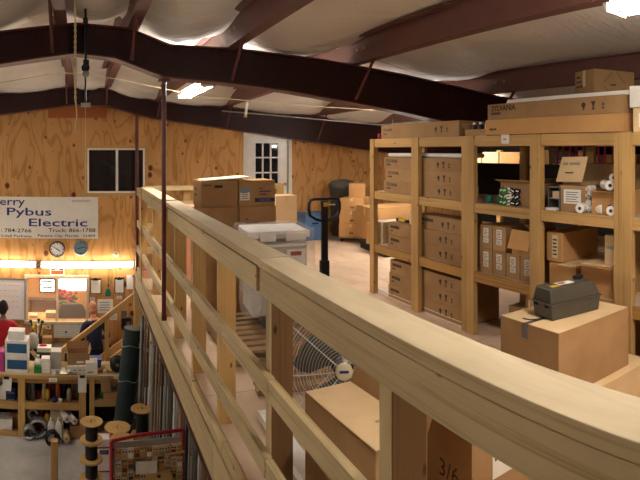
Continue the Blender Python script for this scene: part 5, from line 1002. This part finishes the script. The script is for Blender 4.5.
# ------------------------------------------------------------------ spools, cart, pipes
def spool(label, x, y, z, R_=.135, h=.22, core='cable_black', cr=.07, group=None):
    r = thing('wire_spool', label, 'spool', (x, y, z), 0, group); m = MB(); 
    for zz_ in (0, h - .012):
        m = MB(); m.lathe([(.018, zz_), (R_, zz_), (R_, zz_ + .012), (.018, zz_ + .012), (.018, zz_)], 'spool_wood', 30, I4, False)
        for k in range(4): a = k * pi / 2; m.cyl((.045 * cos(a), .045 * sin(a), zz_ + .011), .007, .002, 'ink', 8)
        m.build('flange', r)
    m = MB(); m.lathe([(cr, .012), (cr, h - .012)], core, 24)
    for k in range(9): q = .02 + (h - .04) * k / 8; m.lathe([(cr, q - .009), (cr + .006, q), (cr, q + .009)], core, 24)
    m.build('wire_winding', r); return r
ys = 6.6; xs_ = XY(91.5, ys)
zt = at(91.5, 421, Y=ys).z
for i in range(5): spool(f'spool of black wire in the front stack beside the red rack, {["topmost", "second from the top", "third from the top", "fourth from the top", "lowest"][i]}', xs_, ys, zt - .224 * (i + 1) if i < 4 else 0, h=.223 if i < 4 else zt - .224 * 4, group='spools in the front stack')
ys = 7.1; zt = at(142, 408, Y=ys).z
for i in range(3): spool(f'wooden spool with black wire in the stack behind the red rack, {["topmost", "middle", "lowest"][i]}', XY(142, ys), ys, zt - (zt / 3) * (i + 1), R_=.145, h=zt / 3 - .001, cr=.075, group='spools behind the red rack')
ys = 7.0; zt = at(117, 427, Y=ys).z; spool('wide wooden spool with a pale flat top between the two spool stacks', XY(117.5, ys), ys, 0, R_=.165, h=zt, cr=.1, core='red_paint')
ys = 6.72; zt = at(121, 436, Y=ys).z; spool('wide wooden spool just in front of the pale flat-topped one', XY(121.5, ys), ys - .05, 0, R_=.14, h=zt, cr=.08, core='blue_bright')
ys = 7.05; carton('small white and blue carton on the floor beside the wide spools', (XY(104, 7.4), 7.45, 0), (.16, .16, .5), mat='paper', stickers=[('F', .02, .3, .14, .36, 'blue_bright')], tape=None)
ys = 6.8; r = thing('square_post', 'pale square wooden post standing free on the shop floor in front of the bench', 'post', (XY(54.5, ys), ys, 0)); zt = at(54, 440, Y=ys).z
o = board('post', (r.location.x, ys, .02), (r.location.x, ys, zt), .09, .09, 'lumber_pine', r, (1, 0, 0)); m = MB(); m.bx(-.12, .12, -.12, .12, 0, .02, 'lumber_old'); m.build('foot', r)
# red rack of small packs
ys = 5.75; xa, xb = XY(111, ys), XY(184, ys); zt = at(112, 440, Y=ys).z; w = xb - xa
rk = thing('red_parts_rack', 'red tube-framed display rack hung with small packs on the shop floor', 'rack', ((xa + xb) / 2, ys, 0), radians(3))
for x in (-w/2, w/2): 
    m = MB(); m.tube([(x, 0, 0), (x, 0, zt + (.05 if x > 0 else 0))], .019, 'red_paint', 10); m.build('upright', rk)
    m = MB(); m.tube([(x, .0, zt * .97), (x, -.25, .1), (x, -.3, .02)], .014, 'red_paint', 8); m.build('leg', rk)
m = MB(); m.tube([(-w/2, 0, zt), (-w/2 + .3, 0, zt + .045), (w/2, 0, zt + .05)], .018, 'red_paint', 10); m.build('top_bar', rk)
for k in range(4): m = MB(); m.tube([(-w/2, .01, zt - .1 - .3 * k), (w/2, .01, zt - .1 - .3 * k)], .008, 'red_paint', 8); m.build('cross_bar', rk)
m = MB(); m.bx(-w/2 + .02, w/2 - .02, .03, .04, .25, zt - .03, 'light_grey'); m.build('back_panel', rk)
m = MB(); m.tube([(w/2 - .2, -.05, zt - .16), (w/2, -.09, zt - .13), (w/2 + .1, -.1, zt - .2), (w/2 + .12, -.1, zt - .45)], .014, 'cardboard_orange', 8); m.build('air_hose', rk)
random.seed(21); nc = 11
pk = []
for row in range(5):
    for c_i in range(nc):
        if row == 1 and c_i in (3, 4) : continue
        x = -w/2 + .07 + c_i * (w - .12) / (nc - 1); z = zt - .13 - .125 * row - .02 * sin(c_i * 2.1) * (row > 0)
        mat = random.choice(['cardboard_light', 'cardboard_orange', 'light_grey', 'cream', 'cardboard'])
        m = MB(); m.bx(-.03, .03, -.018, .0, -.055, .06, mat); 
        for q in (-.014, .014): m.cyl((0, 0, 0), .009, .002, 'black_plastic' if mat != 'cardboard' else 'paper', 8, T(q, -.018, .025) @ R(pi / 2, 'X'))
        m.bx(-.024, .024, -.022, -.018, -.04, .005, random.choice(['lumber_dark', 'paper', 'galv', 'cardboard_orange']))
        ang_ = radians(3); X_ = rk.location.x + x * cos(ang_) + .02 * sin(ang_) * 1; Yk = rk.location.y + x * sin(ang_) - .015
        o = m.build('parts_pack', None, (X_, Yk, z), .002); o.rotation_euler = (0, random.uniform(-.12, .12), ang_)
        tag(o, f'small hanging parts pack on the red rack, {["top", "second", "third", "fourth", "fifth"][row]} row, {["first", "second", "third", "fourth", "fifth", "sixth", "seventh", "eighth", "ninth", "tenth", "last"][c_i]} from the left', 'pack', 'packs on the red rack')
m = MB(); m.bx(-.11, .11, -.006, 0, -.07, .06, 'paper'); o = m.build('white_card', None, (rk.location.x - .02, rk.location.y - .045, zt - .27)); tag(o, 'white card hanging in the middle of the red rack', 'card')
for i, (dx_, R_) in enumerate(((-.08, .12), (.1, .14))):
    m = MB(); m.lathe([(.02, 0), (R_, 0), (R_, .012), (.02, .012)], 'spool_wood', 28, I4, False); r = thing('wooden_disc', ['round wooden disc resting on the red rack, smaller left one', 'round wooden disc resting on the red rack, larger right one'][i], 'disc', (rk.location.x + dx_, rk.location.y - .12, zt - .40 + .05 * i), 0); m.build('disc', r); m = MB(); m.cyl((0, 0, .012), .02, .01, 'black_plastic', 12); m.build('hub', r); m = MB(); m.tube([(0, 0, 0), (0, .12, 0)], .012, 'red_paint', 8); m.build('peg', r)
rk2 = thing('red_hand_truck', 'dark red hand truck frame between the front spool stack and the red rack', 'hand truck', (XY(105, 6.95), 6.95, 0)); 
m = MB(); m.tube([(-.12, 0, .05), (-.12, .05, .78), (.12, .05, .78), (.12, 0, .05)], .014, 'red_paint', 8); m.build('frame', rk2); m = MB(); m.bx(-.13, .13, -.15, .02, .03, .04, 'red_paint'); m.build('toe_plate', rk2)
for z in (.3, .6): m = MB(); m.tube([(-.12, .03, z), (.12, .03, z)], .01, 'red_paint', 8); m.build('cross_bar', rk2)
for s in (-1, 1): m = MB(); m.cyl((0, 0, -.02), .07, .04, 'dark_rubber', 18, T(s * .14, .04, .07) @ R(pi / 2, 'Y')); m.build('wheel', rk2)
# two big dark green pipes leaning
for i, (pt, pb, Y0_, Y1_, rr, zt_) in enumerate(((133.5, 121.5, 7.75, 7.7, .135, 328), (142, 138, 7.95, 7.9, .06, 330))):
    a = at(pt, zt_, Y=Y0_); bpt = Vector((XY(pb - 2, Y1_), Y1_, 0.02)); r = thing('green_pipe_bundle', ['thick dark green wrapped pipe leaning upright by the bench end', 'thinner dark pipe leaning just right of the thick green one'][i], 'pipe', (bpt.x, bpt.y, 0)); m = MB(); d = a - bpt
    m.tube([Vector((0, 0, .02)), Vector((0, 0, .02)) + d], rr, 'green_pipe' if i == 0 else 'trash_grey', 24); m.build('pipe', r)
    for q in (.3, .62, .88): m = MB(); c_ = Vector((0, 0, .02)) + d * q; m.tube([c_ + Vector(((rr + .004) * cos(k * pi / 10), (rr + .004) * sin(k * pi / 10), .02 * sin(k))) for k in range(20)], .006, 'galv', 5, closed=True); m.build('wire_tie', r)
# upright conduits stored below the mezzanine edge
random.seed(9); cm = ['galv', 'grey_metal', 'trash_grey', 'white_gloss', 'galv', 'cardboard', 'grey_metal', 'green_pipe']
for i in range(22):
    px = 141 + i * 3.1; Y = 7.4 - .11 * i + random.uniform(-.1, .1); Y = max(Y, 5.2)
    x = XY(px, Y); x = max(x, .70); r_ = random.choice([.012, .018, .024, .03]); h = random.uniform(2.05, 2.36); mt = cm[i % 8]
    r = thing('steel_conduit', f'upright {["shiny", "dull grey", "dark", "white", "thin bright", "rust-brown", "medium grey", "dark green"][i % 8]} conduit in the row stored under the mezzanine edge, {["first","second","third","fourth","fifth","sixth","seventh","eighth","ninth","tenth","eleventh","twelfth","thirteenth","fourteenth","fifteenth","sixteenth","seventeenth","eighteenth","nineteenth","twentieth","twenty-first","last"][i]} from the left', 'conduit', (x, Y, 0), 0, 'conduits under the mezzanine edge')
    m = MB(); m.tube([(-.05, 0, .0), (.02, 0, h)], r_, mt, 10); m.build('pipe', r); m = MB(); q = h * .8; m.tube([(-.05 + .07 * q / h, 0, q), (-.05 + .07 * q / h + .001, 0, q + .04)], r_ * 1.35, 'galv', 10); m.build('coupling', r)

# ------------------------------------------------------------------ people
def skin_obj(name, V, E_, Rr, parent, matf, loc=(0, 0, 0), sub=2):
    me = bpy.data.meshes.new(name); me.from_pydata(V, E_, []); me.update(); o = bpy.data.objects.new(name, me); COL.objects.link(o)
    sk = o.modifiers.new('skin', 'SKIN'); sk.use_smooth_shade = True
    for i, r_ in enumerate(Rr): 
        d = me.skin_vertices[0].data[i]; d.radius = r_ if isinstance(r_, tuple) else (r_, r_); d.use_root = (i == 0)
    s = o.modifiers.new('sub', 'SUBSURF'); s.levels = sub; s.render_levels = sub
    dg = bpy.context.evaluated_depsgraph_get(); dg.update(); nm = bpy.data.meshes.new_from_object(o.evaluated_get(dg)); bpy.data.objects.remove(o)
    o = bpy.data.objects.new(name, nm); COL.objects.link(o); o.parent = parent; o.location = loc
    ms = []; idx = []
    for p in nm.polygons:
        k = matf(p.center); 
        if k not in ms: ms.append(k)
        idx.append(ms.index(k)); p.use_smooth = True
    nm.materials.clear()
    for k in ms: nm.materials.append(M[k])
    nm.polygons.foreach_set('material_index', idx); return o
def person(label, loc, rz, H, skin, hair, top, pants, lean=0., arms='down', bald=False, sleeve=1.0):
    r = thing('person', label, 'person', loc, rz); k = H / 1.78
    def q(x, y, z): return (x * k, (y - lean * max(0, z - .95)) * k, z * k)      # figure faces -y
    V = [q(0, 0, .95), q(0, 0, 1.12), q(0, .01, 1.28), q(0, .01, 1.42), q(0, -.005, 1.50), q(0, -.02, 1.57)]; Rr = [(.165*k, .12*k), (.15*k, .11*k), (.175*k, .12*k), (.14*k, .095*k), .058*k, .055*k]; E_ = [(0, 1), (1, 2), (2, 3), (3, 4), (4, 5)]
    def chain(start, pts, rad):
        p = start
        for a, b_ in zip(pts, rad): V.append(q(*a)); Rr.append(b_ * k if not isinstance(b_, tuple) else tuple(x * k for x in b_)); E_.append((p, len(V) - 1)); p = len(V) - 1
        return p
    hands = []
    for s in (-1, 1):
        chain(0, [(s*.10, 0, .86), (s*.11, -.02, .50), (s*.115, .02, .12), (s*.12, -.02, .05), (s*.125, -.14, .03)], [.095, .062, .045, .042, .032])
        if arms == 'down': A = [(s*.19, .01, 1.40), (s*.24, .03, 1.12), (s*.25, -.10, .90), (s*.25, -.12, .84)]
        elif arms == 'front': A = [(s*.19, .01, 1.40), (s*.27, .0, 1.14), (s*.17, -.26, 1.05), (s*.14, -.32, 1.05)]
        else: A = [(s*.19, .01, 1.40), (s*.29, .02, 1.13), (s*.14, -.2, 1.08), (s*.08, -.24, 1.08)]
        chain(3, A, [.068, .052, .036, .028]); hands.append((s, Vector(A[-2]), Vector(A[-1])))
    zc_ = lambda z: z / k
    def mf(c):
        z = c.z / k; x = abs(c.x) / k
        if z > 1.475 and x < .12: return skin
        if z < .09: return 'black_plastic'
        arm = x > .19 and z < 1.35 or (arms != 'down' and c.y / k < -.17 and z > .9)
        if arm:
            if arms == 'down': return top if z > 1.12 + (1 - sleeve) * .2 - sleeve * .2 else skin
            return top if c.y / k > -.02 - .24 * sleeve else skin
        return top if z > .93 else pants
    skin_obj('body', V, E_, Rr, r, mf)
    # hands: palm, four fingers, thumb
    for s, e, p in hands:
        d = (p - e).normalized(); side = Vector((0, 0, 1)) if arms != 'down' else Vector((0, -1, 0)); side = (side - d * side.dot(d)).normalized(); nrm = d.cross(side)
        hv = [p, p + d * .045, p + d * .085]; HV = [q(*v) for v in hv]; HE = [(0, 1), (1, 2)]; HR = [.024*k, (.036*k, .018*k), (.038*k, .016*k)]
        for i, L in enumerate((.066, .075, .070, .055)):
            b0_ = p + d * .085 + side * (.03 - .02 * i); pts = [b0_, b0_ + d * L * .5 + nrm * s * .006, b0_ + d * L * .85 + nrm * s * .028]
            st_ = len(HV); HV += [q(*v) for v in pts]; HR += [.010*k, .009*k, .008*k]; HE += [(2, st_), (st_, st_ + 1), (st_ + 1, st_ + 2)]
        pts = [p + d * .03 + side * .035, p + d * .06 + side * .06 + nrm * s * .01, p + d * .085 + side * .062 + nrm * s * .02]; st_ = len(HV); HV += [q(*v) for v in pts]; HR += [.013*k, .011*k, .009*k]; HE += [(0, st_), (st_, st_ + 1), (st_ + 1, st_ + 2)]
        skin_obj('hand', HV, HE, HR, r, lambda c: skin, sub=1)
    # head
    hd = MB(); c = Vector(q(0, -.025, 1.67)); rr = .098 * k
    hd.lathe([(max(1e-4, rr * (sin(pi * i / 16) ** .9) * (.80 + .14 * i / 16)), -rr * 1.28 * cos(pi * i / 16)) for i in range(17)], skin, 22, T(*c) @ Matrix.Diagonal((.88, 1.04, 1, 1)))
    for s in (-1, 1): hd.ball((c.x + s * rr * .84, c.y + .01, c.z - .005), .026 * k, skin, (.4, .8, 1.25), 8)
    hd.ball((c.x, c.y - rr * 1.02, c.z - .02 * k), .018 * k, skin, (.8, 1, 1.4), 8)
    hd.build('head', r)
    m = MB()
    for s in (-1, 1): m = MB(); m.ball((c.x + s * .033 * k, c.y - rr * .86, c.z + .012 * k), .012 * k, 'white_gloss', (1, .7, .7), 8); m.ball((c.x + s * .033 * k, c.y - rr * .94, c.z + .012 * k), .006 * k, 'black_plastic', (1, .6, 1), 6); m.build('eye', r)
    m = MB(); m.ball((c.x, c.y - rr * .86, c.z - .05 * k), .02 * k, 'peach', (1.2, .5, .35), 8); m.build('mouth', r)
    if not bald:
        m = MB(); R2 = rr * 1.06; n_ = 22
        m.lathe([(R2 * .93 * cos(a_), R2 * 1.3 * sin(a_)) for a_ in [(-.1 + i * (pi / 2 + .1) / 8) for i in range(9)]], hair, n_, T(c.x, c.y + .012 * k, c.z + .01) @ Matrix.Diagonal((.93, 1.02, 1, 1))); m.ball((c.x, c.y + rr * .5, c.z - .01), rr * .72, hair, (1.05, .8, 1.1)); m.build('hair', r)
    else:
        m = MB(); m.ball((c.x, c.y + rr * .42, c.z - .03 * k), rr * .70, hair, (1.18, .85, .75)); m.build('hair', r)
    m = MB(); cc = Vector(q(0, -.005, 1.475)); m.lathe([(.066 * k, -.015), (.078 * k, 0.0), (.070 * k, .028), (.064 * k, .028), (.064 * k, -.01)], top, 20, T(*cc)); m.build('collar', r)
    m = MB(); m.lathe([(.150 * k, 0), (.155 * k, .0), (.155 * k, .04), (.15 * k, .04)], 'black_plastic', 26, T(0, 0, .955 * k) @ Matrix.Diagonal((1.02, .8, 1, 1))); m.build('belt', r)
    return r
pY = 9.3; hx = XY(3, pY); zt = at(3, 302, Y=pY).z
person('person with short dark hair in a red shirt and black trousers, back turned', (hx, pY, 0), pi + .15, zt, 'skin_dark', 'hair', 'red_cloth', 'black_cloth', arms='front', sleeve=.5)
pY = 9.62; hx = XY(93, pY); zt = at(93, 303, Y=pY).z
person('bald person in navy work clothes standing behind the sloping stair rail, facing the wall', (hx + .02, pY, 0), pi + .45, zt, 'skin', 'skin', 'navy_cloth', 'navy_cloth', lean=.05, arms='folded', bald=True)

# ------------------------------------------------------------------ hierarchy tidy-up
SUB = {'wall_clock': {'hands': 'face', 'hour_marks': 'face'}, 'clipboard': {'clip': 'board', 'paper_sheet': 'board'}, 'person': {'eye': 'head', 'mouth': 'head', 'hair': 'head'},
       'wrapped_cabinet': {'red_display': 'control_panel', 'latch': 'top_panel'}, 'grey_equipment_case': {'knob': 'lid', 'warning_label': 'lid', 'label': 'lid', 'latch': 'base', 'rim': 'base'}, 'floor_fan': {'badge': 'front_guard', 'hub': 'motor'},
       'cardboard_box': {'sticker': 'body', 'tape': 'body'}, 'labelled_carton': {'sticker': 'body'}, 'document_box': {'sticker': 'body', 'hand_slot': 'body', 'printed_band': 'body'}, 'lamp_carton': {'handling_mark': 'body'},
       'pallet_jack': {'control_lever': 'handle_loop'}, 'storage_rack': {}, 'wall_telephone': {'handset': 'body', 'keypad': 'body'}, 'door_1': {'muntins': 'door_leaf', 'pane': 'door_leaf', 'door_handle': 'door_leaf'},
       'fluorescent_lamp': {'tube': 'housing', 'end_bracket': 'housing'}, 'whiteboard': {'writing': 'board'}, 'roof_purlin': {'bolt': 'web'}, 'wheeled_dolly': {'wheel': 'deck'}, 'shop_banner': {'large_lettering': 'board', 'small_lettering': 'board'},
       'window_1': {'pane': 'window_frame'}, 'window_2': {'pane': 'window_frame'}, 'potted_flowers': {'blossom': 'foliage'}, 'steel_conduit': {'coupling': 'pipe'}, 'wire_spool': {}}
def merge(dst, srcs):
    bm_ = __import__('bmesh').new(); bm_.from_mesh(dst.data)
    for o in srcs:
        off_ = len(dst.data.materials); me = o.data.copy(); 
        for mt_ in me.materials: dst.data.materials.append(mt_)
        for p_ in me.polygons: p_.material_index += off_
        bm_.from_mesh(me); bpy.data.objects.remove(o)
    bm_.to_mesh(dst.data); bm_.free()
for nm_, host_, ex in (('shop_banner', 'board', ('large_lettering', 'small_lettering')), ('whiteboard', 'board', ('writing',))):
    r_ = bpy.data.objects[nm_]; h_ = [c for c in r_.children if c.name.startswith(host_)][0]; h_.modifiers.clear()
    merge(h_, [c for c in r_.children if c.name.split('.')[0] in ex])
def base(n): return n.rsplit('.', 1)[0] if n[-3:].isdigit() and '.' in n else n
for o in [o for o in bpy.data.objects if o.parent is None and o.type == 'EMPTY']:
    kids = list(o.children); mp = SUB.get(base(o.name))
    if mp:
        for c in kids:
            host = next((k for k in kids if base(k.name) == mp.get(base(c.name))), None)
            if host and len(kids) > 2:
                ml = host.matrix_basis.inverted() @ c.matrix_basis; c.parent = host; c.matrix_basis = ml
    kids = list(o.children)
    if len(kids) == 1 and not kids[0].children and o.get('label'):
        c = kids[0]; nm = base(o.name); mw = o.matrix_basis @ c.matrix_basis; props = dict(o.items()); c.parent = None; c.matrix_basis = mw
        bpy.data.objects.remove(o); c.name = nm
        for k, v in props.items(): c[k] = v
